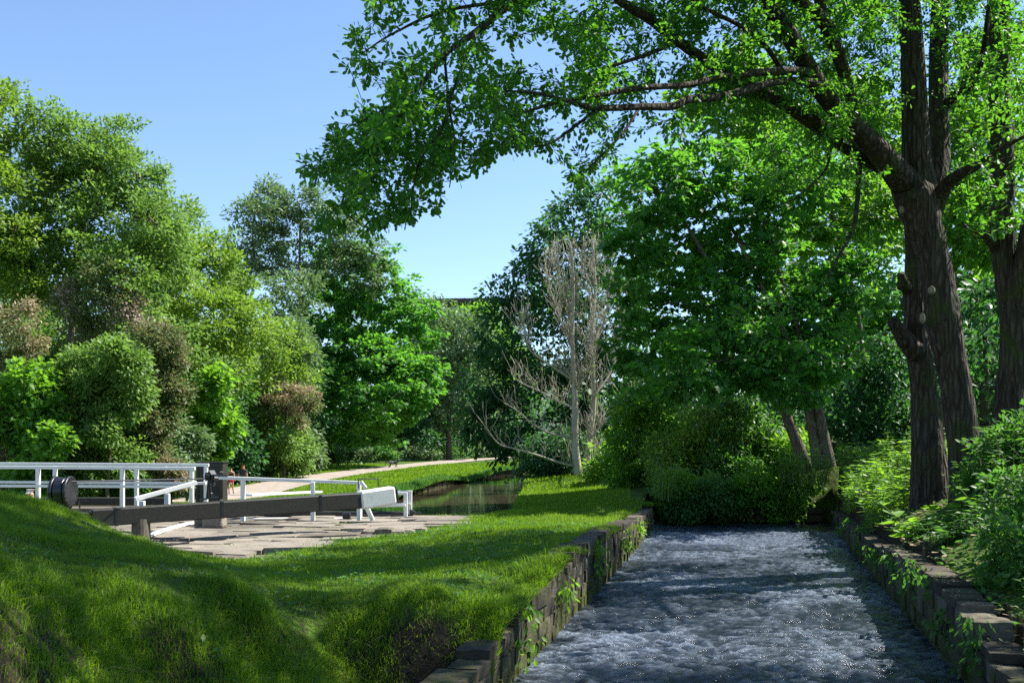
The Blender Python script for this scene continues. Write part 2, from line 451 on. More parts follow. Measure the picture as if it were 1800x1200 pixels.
g = link('ground', mesh_from('ground', np.stack([GX.ravel(), GY.ravel(), GZ.ravel()], 1), np.full(len(GIDX) // 4, 4), GIDX, smooth=True), M['turf'])
tag(g, kind='structure')

# towpath
M['gravel'] = surf('gravel_path', [(0.20, 0.165, 0.135), (0.30, 0.255, 0.215), (0.36, 0.31, 0.27)], 2.2, 0.95, 0.5, 0.01, detail=8, spec=.15)
nw = 7
pv = []
for k in range(len(PATH_C)):
    for j in range(nw):
        t = -1 + 2 * j / (nw - 1)
        e = 1 + .12 * (vn(k * .7, j * 3.0, 5) - .5) if abs(t) == 1 else 1
        q = PATH_C[k] + _pn[k] * PATH_W * t * e
        pv.append([q[0], q[1], 0])
pv = np.array(pv); pv[:, 2] = gz(pv[:, 0], pv[:, 1]) + .05
ii = (np.arange(len(PATH_C) - 1)[:, None] * nw + np.arange(nw - 1)[None, :])
tag(link('towpath', mesh_from('towpath', pv, np.full(ii.size, 4), np.stack([ii, ii + nw, ii + 1 + nw, ii + 1], -1).reshape(-1), smooth=True), M['gravel']), kind='structure')

# ------------------------------------------------------------------ water
def watermat(name, deep, rough, sky_foam=None, bscale=30, bst=0.3, bdist=0.01):
    m, nt, bs = newmat(name)
    bs.inputs['Base Color'].default_value = (*deep, 1)
    bs.inputs['Roughness'].default_value = rough; bs.inputs['IOR'].default_value = 1.33; bs.inputs['Specular IOR Level'].default_value = 0.5
    n = noise(nt, bscale, 5, 0.6)
    bump(nt, n.outputs['Fac'], bst, bdist, bs)
    if sky_foam:
        a = nt.nodes.new('ShaderNodeAttribute'); a.attribute_name = 'tone'
        n2 = noise(nt, 30, 7, 0.85)
        mu = nt.nodes.new('ShaderNodeMath'); mu.operation = 'MULTIPLY'
        rr = ramp(nt, [(0, 0, 0), (1, 1, 1)], [0.38, 0.60])
        nt.links.new(n2.outputs['Fac'], rr.inputs['Fac'])
        nt.links.new(a.outputs['Fac'], mu.inputs[0]); nt.links.new(rr.outputs['Color'], mu.inputs[1])
        mx = nt.nodes.new('ShaderNodeMixRGB'); nt.links.new(mu.outputs[0], mx.inputs[0])
        mx.inputs[1].default_value = (*deep, 1); mx.inputs[2].default_value = (*sky_foam, 1)
        nt.links.new(mx.outputs[0], bs.inputs['Base Color'])
    return m
M['weir_water'] = watermat('weir_water', (0.012, 0.016, 0.022), 0.085, (0.31, 0.37, 0.48), 70, 0.65, 0.012)  # foam with sky blue painted into its colour in place of reflected sky
M['canal_water'] = watermat('canal_water', (0.055, 0.045, 0.028), 0.03, None, 2.2, 0.10, 0.03)
ys = np.concatenate([np.arange(5.5, 16, .028), np.arange(16, 26.0, .045)]); us = np.linspace(0, 1, 150)
UU, YY = np.meshgrid(us, ys)
XX = WL(YY) - .2 + UU * (WR(YY) - WL(YY) + .4)
def ridge(x, y, s): return 1 - np.abs(2 * vn(x, y, s) - 1)
r1_ = ridge(XX * 2.2 + .8 * vn(XX * 2, YY * 2, 4), YY * 3.6, 21); r2_ = ridge(XX * 4.2 + 1.4 * vn(XX * 2.5, YY * 3, 14), YY * 7.5 + 1.2 * vn(XX * 2.5, YY * 3, 9), 31); r3_ = ridge(XX * 8.5 + .8 * vn(XX * 5, YY * 6, 19), YY * 14.5, 41)
big_ = fbm(XX * .9, YY * .8, 11, 3)
r4_ = vn(XX * 16, YY * 26, 51)
gust = .6 + .8 * fbm(XX * 1.1, YY * 1.1, 88, 3)
wz = .05 * (big_ - .45) + .016 * (r1_ - .5) + gust * (.046 * (r2_ - .5) + .030 * (r3_ - .5)) + .012 * (r4_ - .5)
step = 1 / (1 + np.exp(-(YY - 22.3 - .25 * np.sin(XX * 3)) * 5))
wz = wz * (1 + .4 * np.exp(-((YY - 21.3) / 1.2) ** 2)) * (1 - .6 * (YY > 23)) + .07 * step
crest = np.clip((r2_ * .40 + r3_ * .4 + r4_ * .30 - .58) / .34, 0, 1)
ft = .72 * crest * np.clip(.45 + 1.8 * (fbm(XX * .8, YY * .6, 61, 4) - .38), .2, 1) + np.clip(.7 * (fbm(XX * .8, YY * .6, 61, 4) - .44), 0, .16) + .35 * np.exp(-((YY - 21.6) / 1.0) ** 2)
ft = np.clip(ft + .2 * np.exp(-UU / .03) + .12 * np.exp(-(1 - UU) / .03), 0, 1)
n1_, n2_ = XX.shape
ii = (np.arange(n1_ - 1)[:, None] * n2_ + np.arange(n2_ - 1)[None, :])
tag(link('weir_water', mesh_from('weir_water', np.stack([XX.ravel(), YY.ravel(), wz.ravel()], 1), np.full(ii.size, 4), np.stack([ii, ii + 1, ii + 1 + n2_, ii + n2_], -1).reshape(-1), tone=ft.ravel(), smooth=True), M['weir_water']), kind='structure')
cx = np.linspace(-14, 9, 60); cy = np.concatenate([np.arange(23.0, 45, .3), np.arange(45, 103, 1.0)])
CX, CY = np.meshgrid(cx, cy)
n1_, n2_ = CX.shape
ii = (np.arange(n1_ - 1)[:, None] * n2_ + np.arange(n2_ - 1)[None, :])
fv = np.stack([ii, ii + 1, ii + 1 + n2_, ii + n2_], -1).reshape(-1, 4)
cc = np.stack([CX.ravel(), CY.ravel()], 1)[fv].mean(1)
import itertools
big = [(x, y) for x, y in CANAL]
keep = np.zeros(len(fv), bool)
for ox, oy in ((0, 0), (.5, 0), (-.5, 0), (0, .8), (0, -.8)):
    keep |= inpoly(cc[:, 0] + ox, cc[:, 1] + oy, big)
fv = fv[keep]
tag(link('canal_water', mesh_from('canal_water', np.stack([CX.ravel(), CY.ravel(), np.full(CX.size, CANAL_Z)], 1), np.full(len(fv), 4), fv.reshape(-1), smooth=True), M['canal_water']), kind='structure')

# ------------------------------------------------------------------ stonework
def stonemat(name, cols, moss=None, mossz=None):
    m, nt, bs = newmat(name)
    n1 = noise(nt, 2.3, 6, 0.6); n2 = noise(nt, 24, 6, 0.65)
    a = nt.nodes.new('ShaderNodeAttribute'); a.attribute_name = 'tone'
    ad_ = nt.nodes.new('ShaderNodeMath'); ad_.operation = 'MULTIPLY_ADD'; ad_.inputs[1].default_value = .45
    nt.links.new(a.outputs['Fac'], ad_.inputs[0])
    m2 = nt.nodes.new('ShaderNodeMath'); m2.operation = 'MULTIPLY'; m2.inputs[1].default_value = .62
    nt.links.new(n1.outputs['Fac'], m2.inputs[0]); nt.links.new(m2.outputs[0], ad_.inputs[2])
    r = ramp(nt, cols, [0.3, 0.52, 0.8]); nt.links.new(ad_.outputs[0], r.inputs['Fac'])
    mu = nt.nodes.new('ShaderNodeMixRGB'); mu.blend_type = 'MULTIPLY'; mu.inputs[0].default_value = .6
    r2 = ramp(nt, [(0.45, 0.43, 0.4), (1, 1, 1)], [0.35, 0.65]); nt.links.new(n2.outputs['Fac'], r2.inputs['Fac'])
    nt.links.new(r.outputs['Color'], mu.inputs[1]); nt.links.new(r2.outputs['Color'], mu.inputs[2])
    last = mu.outputs[0]
    if moss:
        n3 = noise(nt, 3.1, 6, 0.7)
        tc = nt.nodes.new('ShaderNodeTexCoord'); sx = nt.nodes.new('ShaderNodeSeparateXYZ'); nt.links.new(tc.outputs['Object'], sx.inputs[0])
        k = nt.nodes.new('ShaderNodeMath'); k.operation = 'MULTIPLY_ADD'; k.inputs[1].default_value = -.42; nt.links.new(sx.outputs['Z'], k.inputs[0]); nt.links.new(n3.outputs['Fac'], k.inputs[2])
        rr = ramp(nt, [(0, 0, 0), (1, 1, 1)], [0.30, 0.50]); nt.links.new(k.outputs[0], rr.inputs['Fac'])
        mm = nt.nodes.new('ShaderNodeMixRGB'); nt.links.new(rr.outputs['Color'], mm.inputs[0]); nt.links.new(last, mm.inputs[1]); mm.inputs[2].default_value = (*moss, 1)
        last = mm.outputs[0]
    nt.links.new(last, bs.inputs['Base Color'])
    bs.inputs['Roughness'].default_value = .88; bs.inputs['Specular IOR Level'].default_value = .25
    bump(nt, n2.outputs['Fac'], .8, .02, bs)
    return m
M['wall_stone'] = stonemat('wall_stone', [(0.030, 0.026, 0.021), (0.075, 0.063, 0.048), (0.17, 0.145, 0.11)], (0.05, 0.06, 0.012))
M['pave_stone'] = stonemat('pave_stone', [(0.135, 0.117, 0.095), (0.235, 0.205, 0.168), (0.31, 0.275, 0.225)])
# rounded block template
_N = 5
def _blk():
    V = []; key = {}; fs = []
    def vid(i, j, k):
        if (i, j, k) not in key:
            key[(i, j, k)] = len(V); V.append((i / (_N - 1) * 2 - 1, j / (_N - 1) * 2 - 1, k / (_N - 1) * 2 - 1))
        return key[(i, j, k)]
    n = _N - 1
    for a in range(n):
        for b in range(n):
            fs += [[vid(a, b, 0), vid(a, b + 1, 0), vid(a + 1, b + 1, 0), vid(a + 1, b, 0)], [vid(a, b, n), vid(a + 1, b, n), vid(a + 1, b + 1, n), vid(a, b + 1, n)],
                   [vid(a, 0, b), vid(a + 1, 0, b), vid(a + 1, 0, b + 1), vid(a, 0, b + 1)], [vid(a, n, b), vid(a, n, b + 1), vid(a + 1, n, b + 1), vid(a + 1, n, b)],
                   [vid(0, a, b), vid(0, a, b + 1), vid(0, a + 1, b + 1), vid(0, a + 1, b)], [vid(n, a, b), vid(n, a + 1, b), vid(n, a + 1, b + 1), vid(n, a, b + 1)]]
    return np.array(V, float), np.array(fs)
BV, BF = _blk()
def stone(mb, c, half, ex=(1, 0, 0), ey=(0, 1, 0), ez=(0, 0, 1), rnd=.03, rough=.012, tone=None):
    half = np.asarray(half, float)
    P = BV * half
    inner = np.clip(P, -(half - rnd), half - rnd)
    d = P - inner; L = np.linalg.norm(d, axis=1)[:, None]
    P = np.where(L > 1e-9, inner + d / (L + 1e-9) * np.minimum(L, rnd), P)
    o = RNG.random(3) * 50
    P = P + rough * np.stack([fbm(P[:, 1] * 6 + o[0], P[:, 2] * 6 + P[:, 0] * 4, 1, 2) - .4, fbm(P[:, 0] * 6 + o[1], P[:, 2] * 6 - P[:, 1] * 3, 2, 2) - .4, fbm(P[:, 0] * 6 + o[2], P[:, 1] * 6, 5, 2) - .4], 1) * 2
    W = np.asarray(c) + P[:, :1] * np.asarray(ex) + P[:, 1:2] * np.asarray(ey) + P[:, 2:] * np.asarray(ez)
    mb.add(W, sizes=np.full(len(BF), 4), idx=BF.ravel(), tone=RNG.random() if tone is None else tone)
def stone_wall(name, label, line, y0, y1, top, side, thick=.28):
    """coursed rubble retaining wall; line(Y) = face; side = -1 earth on the left, +1 on the right"""
    mb = MB()
    dx = float(line(1) - line(0)); d = np.array([dx, 1, 0]); d /= np.linalg.norm(d); nrm = np.array([d[1], -d[0], 0]) * side
    zb = -.3
    course = 0
    while zb < 1.0:
        hc = RNG.uniform(.12, .19)
        y = y0 - RNG.random() * .4
        while y < y1:
            ln = RNG.uniform(.22, .58)
            ym = y + ln / 2
            t = float(top(ym))
            zt = min(zb + hc, t)
            if t - (zb + hc) < .07 : zt = t
            if zb < t - .035:
                last = zt >= t - .001
                w = thick * RNG.uniform(.9, 1.1)
                if zb < .35 and not last: w *= .75
                pr = RNG.normal() * .010 - .03
                c = np.array([float(line(ym)), ym, (zb + zt) / 2]) + nrm * (w / 2 - pr)
                yaw = RNG.normal() * .03
                e1 = d * math.cos(yaw) + nrm * math.sin(yaw); e2 = nrm * math.cos(yaw) - d * math.sin(yaw)
                tl = np.array([0, 0, 1.]) + e1 * RNG.normal() * .03
                stone(mb, c, (w / 2, ln / 2 * .998, (zt - zb) / 2 * .998), e2, e1, tl, RNG.uniform(.004, .010), .014)
            y += ln
        zb += hc; course += 1
    # rubble heart behind the faces
    P = [];
    for Y in np.arange(y0, y1, .5):
        P.append((Y, float(top(Y))))
    for (a, ta), (b, tb) in zip(P[:-1], P[1:]):
        p = np.array([float(line(a)), a, 0]) + nrm * (.06 + thick * .30); q = np.array([float(line(b)), b, 0]) + nrm * (.06 + thick * .30)
        h = min(ta, tb) - .09 + .5
        p[2] = q[2] = h / 2 - .5
        mb.bar(p, q, thick * .6, h)
    o = mb.build(name, M['wall_stone'], tone=True)
    return tag(o, label, 'stone wall')
def interp(pts):
    a = np.array(sorted(pts)); return lambda Y: np.interp(Y, a[:, 0], a[:, 1])
def steps(pts):
    a = sorted(pts)
    def f(Y):
        z = a[0][1]
        for y, v in a:
            if Y >= y: z = v
        return z + .03 * (vn(Y * 1.7, 3.3, 8) - .5)
    return f
topL = steps([(4, .30), (6.9, .40), (7.5, .46), (8.4, .54), (9.2, .64), (10.6, .70), (11.6, .79), (13.6, .78), (15.5, .73), (17.3, .68), (18.4, .60), (21, .57)])
topR = steps([(4, .40), (7.3, .46), (7.9, .60), (8.6, .66), (9.6, .70), (11.0, .66), (12.6, .62), (14.3, .52), (17, .52), (20, .47)])
wall_l = stone_wall('stone_wall', 'mossy stone retaining wall along the lawn edge, stepping down towards the camera', WL, 4.5, 24.0, topL, -1)
wall_r = stone_wall('stone_wall', 'shaded stone retaining wall below the oak trees, half overgrown with weeds', WR, 5.0, 24.3, topR, 1)
mb = MB()
for zc, h in ((-.02, .2), (.2, .2), (.38, .16)):
    x = 4.4 + RNG.random() * .2
    while x < 7.9:
        ln = RNG.uniform(.3, .6)
        stone(mb, (x + ln / 2, 25.95 + .02 * RNG.normal(), zc), (ln / 2 * .97, .2, h / 2 * .97), rnd=.03); x += ln
mb.bar((4.4, 26.15, .08), (7.9, 26.15, .08), .22, .6)
mb.T = [t * .35 for t in mb.T]
tag(mb.build('stone_wall', M['wall_stone'], tone=True, smooth=True), 'low dark stone wall closing the far end of the rippling channel', 'stone wall')

# lock-side paving: big worn flags, uneven
mb = MB()
row = 14.2
pa = np.array(PAVE)
while row < 23.2:
    hw = RNG.uniform(.36, .72)
    x = -12.5 + RNG.random()
    while x < 0:
        ln = RNG.uniform(.45, 1.2)
        cxx, cyy = x + ln / 2, row + hw / 2
        ins = inpoly(np.array([cxx, cxx - ln * .3, cxx + ln * .3]), np.array([cyy, cyy, cyy]), PAVE)
        if ins.sum() >= 2 and not (RNG.random() < .03):
            z = float(gz(cxx, cyy)) + RNG.normal() * .009
            yaw = RNG.normal() * .03 - .05; tx = float(gz(cxx + .4, cyy) - gz(cxx - .4, cyy)) / .8 + RNG.normal() * .006; ty = float(gz(cxx, cyy + .3) - gz(cxx, cyy - .3)) / .6 + RNG.normal() * .008
            e1 = np.array([math.cos(yaw), math.sin(yaw), tx]); e2 = np.array([-math.sin(yaw), math.cos(yaw), ty])
            stone(mb, (cxx, cyy, z - .06), (ln / 2 * .993, hw / 2 * .988, .075), e1, e2, rnd=.010, rough=.005)
        x += ln
    row += hw
tag(mb.build('lock_paving', M['pave_stone'], tone=True), kind='structure')
# raised broken kerb stones near the far end of the paving
for k, (px, py, w, h, lab) in enumerate([(655, 934, .42, .20, 'first rough kerb stone at the left end of the kerb between lawn and paving'), (676, 935, .34, .24, 'tall narrow kerb stone, second from the left in the row by the lawn'), (694, 935, .36, .22, 'rough kerb stone in the middle of the row by the lawn'),
        (712, 934, .38, .21, 'kerb stone just right of the middle of the row by the lawn'), (731, 932, .40, .22, 'large rough kerb stone at the right end of the row by the lawn'), (786, 925, .5, .12, 'low flat stone lying alone in the grass right of the kerb row')]):
    mb = MB()
    p = on(px, py + 5, .47)
    stone(mb, (p[0], p[1] + .2, .47 + h / 2 - .12), (w / 2, .28, h / 2), (1, RNG.normal() * .1, 0), (RNG.normal() * .1, 1, 0), rnd=.05, rough=.03)
    tag(mb.build('kerb_stone', M['pave_stone'], tone=True), lab, 'kerb stone', 'broken kerb stones by the lawn')
# ------------------------------------------------------------------ grass
def blades(name, X, Y, H, W, mat, lean=.45, seg=2, label=None):
    n = len(X)
    Z = gz(X, Y) - .015
    az = RNG.random(n) * 2 * np.pi; fz = RNG.random(n) * 2 * np.pi
    ln = np.abs(RNG.normal(size=n)) * lean + .08
    h = H * RNG.uniform(.55, 1.2, n); w = W * RNG.uniform(.7, 1.3, n)
    side = np.stack([np.cos(fz), np.sin(fz), np.zeros(n)], 1); dr = np.stack([np.cos(az), np.sin(az), np.zeros(n)], 1)
    B = np.stack([X, Y, Z], 1)
    up = np.array([0, 0, 1.0])
    mid = B + up * (h * .55)[:, None] + dr * (h * ln * .3)[:, None]
    tip = B + up * (h * np.clip(1 - ln * .35, .3, 1))[:, None] + dr * (h * ln)[:, None]
    tone = np.clip(.5 + .55 * (fbm(X * .7, Y * .7, 71, 4) - .45) * 2 + RNG.normal(size=n) * .16, 0, 1)
    if seg == 2:
        V = np.stack([B - side * w[:, None] / 2, B + side * w[:, None] / 2, mid + side * w[:, None] * .4, mid - side * w[:, None] * .4, tip], 1).reshape(-1, 3)
        o = np.arange(n)[:, None] * 5
        idx = (o + np.array([0, 1, 2, 3, 3, 2, 4])).reshape(-1); sizes = np.tile([4, 3], n); tone = np.repeat(tone, 5)
    else:
        V = np.stack([B - side * w[:, None] / 2, B + side * w[:, None] / 2, tip], 1).reshape(-1, 3)
        idx = np.arange(n * 3); sizes = np.full(n, 3); tone = np.repeat(tone, 3)
    o = link(name, mesh_from(name, V, sizes, idx, tone=tone), mat)
    return tag(o, label, 'grass', kind='stuff')
def scatter(n, x0, x1, y0, y1):
    return RNG.uniform(x0, x1, n), RNG.uniform(y0, y1, n)
def vis(X, Y, m=.06):
    return np.abs(X / Y) < 900 / F + m
_offL = lambda Y: WL(Y) - .30
_bwgrow = BYWASH
# lawn
X, Y = scatter(560000, -11, 5.2, 4.6, 25)
k = vis(X, Y) & (X < _offL(Y) + .12 * (fbm(X * 2, Y * 2, 5) - .3)) & ~inpoly(X, Y, PAVE) & ~inpoly(X, Y, CANAL)
k &= RNG.random(len(X)) < np.clip(.35 + 9 / Y * .5, 0, 1)
k |= vis(X, Y) & inpoly(X, Y, PAVE) & (Y < 22) & ~inpoly(X - .5 * (fbm(X * 1.3, Y * 1.3, 17, 3) - .2) , Y + .55 * (fbm(X * 1.1, Y * 1.1, 19, 3) - .2), PAVE)
mound = (gz(X, Y) > .8) | ((Y < 9) & (X < 0)); k &= ~mound
X, Y = X[k], Y[k]
blades('grass', X, Y, .055 + .05 * np.clip(fbm(X * 1.2, Y * 1.2, 3) - .45, 0, 1) + .0016 * Y, .007 + .0005 * Y, M['grass'], .6, 1, 'short mown grass of the lawn')
# mound and bank: long unmown grass
X, Y = scatter(950000, -8, .6, 3.2, 15)
md = (gz(X, Y) > .8) | ((Y < 9) & (X < 0))
k = vis(X, Y) & md & (X < WL(Y) - .32) & ~inpoly(X, Y, PAVE)
clump = fbm(X * 1.6, Y * 1.6, 13, 4)
slope = np.hypot(gz(X + .12, Y) - gz(X - .12, Y), gz(X, Y + .12) - gz(X, Y - .12)) / .24
clump = clump - np.clip(slope - .95, 0, .6) * .16
k &= (RNG.random(len(X)) < np.clip((clump - .22) * 3.4, .30, 1)) & (RNG.random(len(X)) < np.clip(8 / Y, .5, 1))
X, Y = X[k], Y[k]; clump = clump[k]
blades('long_grass', X, Y, .04 + .11 * np.clip(clump - .25, 0, .6) / .4, .0065, M['grass'], .75, 2, 'long unmown grass on the foreground mound')
k2 = RNG.random(len(X)) < .08
blades('dry_grass', X[k2] + .02, Y[k2], .12, .005, M['dry_grass'], 1.6, 2, 'withered straw lying between the long grass')
wx_, wy_ = scatter(9000, -8, 4, 5.5, 20)
k = vis(wx_, wy_) & (wx_ < _offL(wy_) - .1) & ~inpoly(wx_, wy_, PAVE) & (fbm(wx_ * 1.4, wy_ * 1.4, 44, 3) > .47)
WEED = (wx_[k], wy_[k])
# fringe along the walls
Yf = RNG.uniform(5.5, 24, 60000); Xf = _offL(Yf) + .26 - np.abs(RNG.normal(size=len(Yf))) * .16
k = (fbm(Yf * 1.1, Yf * .1, 33, 3) > .36) | (Yf < 9.5)
blades('fringe_grass', Xf[k], Yf[k], .19 * np.clip(fbm(Yf[k] * 2.2, Yf[k] * 0, 2, 2) * 1.6, .3, 1.3), .008, M['grass'], .8, 2, 'ragged grass overhanging the stone wall')
# paving joints and edges
X, Y = scatter(26000, -12, 0, 13.6, 23.2)
k = inpoly(X, Y, PAVE) & vis(X, Y) & (fbm(X * 1.1, Y * 1.6, 25, 4) > .585)
blades('paving_weeds', X[k], Y[k], .07, .010, M['grass'], .9, 1, 'grass tufts growing in the joints of the paving')
# far verges
X, Y = scatter(300000, -34, 9, 23.5, 80); Yl = 23.5 * (90 / 23.5) ** RNG.random(len(X)); Y = Yl
X = RNG.uniform(-.58, .12, len(Y)) * Y
k = ~inpoly(X, Y, CANAL) & ~inpoly(X, Y, PATHP) & ~((X < 10) & (Y < 26.2) & (X > 3.5))
X, Y = X[k], Y[k]
blades('verge_grass', X, Y, .06 + .0016 * Y, .008 + .0012 * Y, M['grass'], .5, 1, 'grass verges along the towpath and canal')
# rank growth at the water's edge on the far canal bank
e = catmull(np.array([on(700, 872, .45), on(722, 868, .40), on(800, 849, .40), on(870, 835, .42), on(930, 825, .45)]), 60)
kk = RNG.integers(0, len(e), 26000)
X = e[kk, 0] - np.abs(RNG.normal(size=len(kk))) * .35 + .1; Y = e[kk, 1] + RNG.normal(size=len(kk)) * .5
blades('bank_reeds', X, Y, .16 + .24 * fbm(X * 1.3, Y * 1.3, 9, 3), .03 + .0006 * Y, M['dry_grass'] if False else M['herb_dark'], .6, 1, 'rank weeds along the far edge of the canal')

# ------------------------------------------------------------------ leaves
def fold(half, f=.16):
    """two halves of a leaf folded along the midrib; x across, y along, z up"""
    L = [(-x, y, x * f) for x, y in half]; R = [(x, y, x * f) for x, y in half]
    n = len(half)
    return np.array(L + R, float), [list(range(n))[::-1], list(range(n, 2 * n))]
LEAF = {
    'oak': fold([(0, 0), (.03, .10), (.13, .22), (.10, .32), (.22, .45), (.17, .54), (.29, .68), (.22, .78), (.25, .88), (.12, .98), (0, 1)]),
    'ovate': fold([(0, 0), (.22, .3), (.21, .62), (0, 1)]),
    'palm': fold([(0, .02), (.26, -.06), (.30, .10), (.52, .28), (.27, .42), (.40, .74), (.16, .66), (0, 1)], .2),
    'rhomb': fold([(0, 0), (.25, .45), (0, 1)]),
}
def _pinnate():
    V = []; fs = []
    def lf(o, d, L, w):
        o = np.array(o); d = np.array(d); s = np.array([-d[1], d[0], 0])
        k = len(V)
        V.extend([o, o + d * L * .45 + s * w + np.array([0, 0, -.01]), o + d * L + np.array([0, 0, -.05]), o + d * L * .45 - s * w + np.array([0, 0, -.01])])
        fs.append([k, k + 1, k + 2, k + 3])
    for y in (.22, .45, .68):
        for sg in (-1, 1):
            lf((0, y, 0), (sg * .82, .57, 0), .34, .075)
    lf((0, .85, 0), (0, 1, 0), .34, .08)
    return np.array(V, float), fs
LEAF['pinnate'] = _pinnate()
def leafcloud(P, D, N, S, kind, tone):
    """P base points, D axis, N up, S size -> arrays"""
    T, fs = LEAF[kind]
    D = D / (np.linalg.norm(D, axis=1)[:, None] + 1e-9)
    N = N - D * (N * D).sum(1)[:, None]; N /= np.linalg.norm(N, axis=1)[:, None] + 1e-9
    R = np.cross(D, N)
    n = len(P); k = len(T)
    V = P[:, None] + S[:, None, None] * (T[None, :, 0, None] * R[:, None] + T[None, :, 1, None] * D[:, None] + T[None, :, 2, None] * N[:, None])
    sz = np.array([len(f) for f in fs]); fi = np.array([i for f in fs for i in f])
    idx = (np.arange(n)[:, None] * k + fi[None, :]).reshape(-1)
    return V.reshape(-1, 3), np.tile(sz, n), idx, np.repeat(tone, k)
def unit(n):
    v = RNG.normal(size=(n, 3)); return v / np.linalg.norm(v, axis=1)[:, None]
def foliage(name, C, per, cr, size, kind, mat, parent, flat=.7, droop=.25, upb=1.0, tonebase=None, out=None, tvar=.18):
    """leaf clumps: C (n,3) centres, per leaves each, clump radius cr"""
    n = len(C)
    rep = RNG.poisson(per, n)
    ci = np.repeat(np.arange(n), rep); m = len(ci)
    off = unit(m) * (RNG.random(m) ** .5)[:, None] * cr * RNG.uniform(.75, 1.25, n)[ci][:, None]
    off[:, 2] *= flat
    P = C[ci] + off
    D = off / cr + unit(m) * .7
    if out is not None: D += out[ci] * .5
    D[:, 2] -= droop * 1.6
    N = unit(m) * .75 + np.array([0, 0, upb]) + off / cr * .4
    S = size * RNG.uniform(.65, 1.25, m)
    tb = RNG.normal(size=n) * .14 if tonebase is None else tonebase
    tone = np.clip(.45 + tb[ci] + RNG.normal(size=m) * tvar, 0, 1)
    V, sz, ix, tn = leafcloud(P, D, N, S, kind, tone)
    return link(name, mesh_from(name, V, sz, ix, tone=tn), mat, parent)

def twig_leaves(name, tw, per, size, kind, mat, parent, reach=.75, rosette=6, spread=.07):
    """leaves set along the outer part of every twig with a rosette at its end"""
    P = []; D = []; T = []
    for Q in tw:
        L = np.linalg.norm(Q[-1] - Q[0]); t0 = max(0.15, 1 - reach / max(L, .01)); u = np.linspace(0, 1, len(Q)); tb = RNG.normal() * .14
        m = RNG.poisson(per); tt = 1 - (1 - t0) * RNG.random(m) ** 1.3
        p = np.stack([np.interp(tt, u, Q[:, k]) for k in range(3)], 1); tg = Q[-1] - Q[-2]; tg = tg / (np.linalg.norm(tg) + 1e-9)
        o = unit(m) if m else np.zeros((0, 3))
        P.append(p + o * spread * RNG.random((m, 1))); D.append(o * .9 + tg * .6 + np.array([0, 0, -.35])); T += [tb] * m
        r = RNG.poisson(rosette); o = unit(r) if r else np.zeros((0, 3))
        P.append(Q[-1] + o * .02); D.append(o * .8 + tg * .7 + np.array([0, 0, -.3])); T += [tb] * r
    P = np.concatenate(P); D = np.concatenate(D); n = len(P)
    tone = np.clip(.45 + np.array(T) + RNG.normal(size=n) * .16, 0, 1)
    V, sz, ix, tn = leafcloud(P, D, unit(n) * .6 + np.array([0, 0, 1.]), size * RNG.uniform(.6, 1.2, n), kind, tone)
    return link(name, mesh_from(name, V, sz, ix, tone=tn), mat, parent)

# ------------------------------------------------------------------ trees
class Skel:
    def __init__(s):
        s.P = []; s.R = []; s.mb = MB(); s.tw = []
    def limb(s, pts, r0, r1, sides=10, rough=0.0, n=6, radii=None, lumpy=0.0, reg=True):
        P = catmull(pts, n)
        if radii is not None:
            R = np.interp(np.linspace(0, 1, len(P)), np.linspace(0, 1, len(radii)), radii)
        else:
            R = r0 + (r1 - r0) * np.linspace(0, 1, len(P)) ** .85
        if lumpy:
            R = R * (1 + lumpy * (fbm(np.arange(len(P)) * .55, np.full(len(P), RNG.random() * 99), 3, 2) - .4))
            P = P + lumpy * .35 * R[:, None] * RNG.normal(size=P.shape) * np.linspace(0, 1, len(P))[:, None]
        s.mb.tube(P, R, sides, rough=rough)
        if reg:
            s.P += list(P); s.R += list(R)
        return P, R
    def grow(s, T, rtip=.006, k=.011, sag=.10, up=.0, maxr=.1, sides=4, wander=.10, frac=1.0):
        """join each target to the nearest wood already there"""
        base = np.array(s.P)
        d0 = np.array([np.min(((base - t) ** 2).sum(1)) for t in T])
        for i in np.argsort(d0):
            if frac < 1 and RNG.random() > frac: continue
            t = T[i]
            A = np.array(s.P)
            dv = t - A
            c = np.linalg.norm(dv, axis=1) + np.maximum(0, -dv[:, 2]) * .35
            j = int(np.argmin(c)); L = np.linalg.norm(dv[j])
            if L < .05: continue
            p = A[j]
            m = max(3, min(7, int(L / .35) + 2))
            u = np.linspace(0, 1, m + 1)[:, None]
            Q = p + (t - p) * u
            b = RNG.normal(size=3) * wander * L; b[2] += up * L - 0
            Q = Q + b * (u * (1 - u) * 3) + np.array([0, 0, sag * L]) * (u * (1 - u) * 2)
            r0 = min(s.R[j] * .7, rtip + k * L, maxr)
            R = r0 + (rtip - r0) * u[:, 0]
            s.mb.tube(Q, R, sides if r0 < .03 else sides + 2, cap=False)
            s.P += list(Q[1:]); s.R += list(R[1:]); s.tw.append(Q)

def blobs_world(blobs, Y, spread=.8):
    out = []
    for b in blobs:
        px, py, r = b[:3]
        rw = r * Y / F
        dy = b[3] if len(b) > 3 else RNG.normal() * spread * rw
        out.append((*at(px, py, Y), rw, dy))
    W = []
    for x, y, z, r, dy in out:
        f = (Y + dy) / Y
        W.append((x * f, Y + dy, EYE + (z - EYE) * f, r * f))
    return np.array(W)
def sample_blobs(W, n, shell=.6, front=None):
    w = W[:, 3] ** 2; w /= w.sum()
    C = []; O = []
    while len(C) < n:
        k = RNG.choice(len(W), p=w); d = unit(1)[0]; r = W[k, 3] * (shell + (1 - shell) * RNG.random() ** .7) * (1 + (RNG.random() < .24) * RNG.uniform(.05, .5))
        p = W[k, :3] + d * r
        q = np.linalg.norm(W[:, :3] - p, axis=1) / W[:, 3]
        q[k] = 1
        if (q < .72).any() and RNG.random() < .8: continue
        C.append(p); O.append(d)
    return np.array(C), np.array(O)
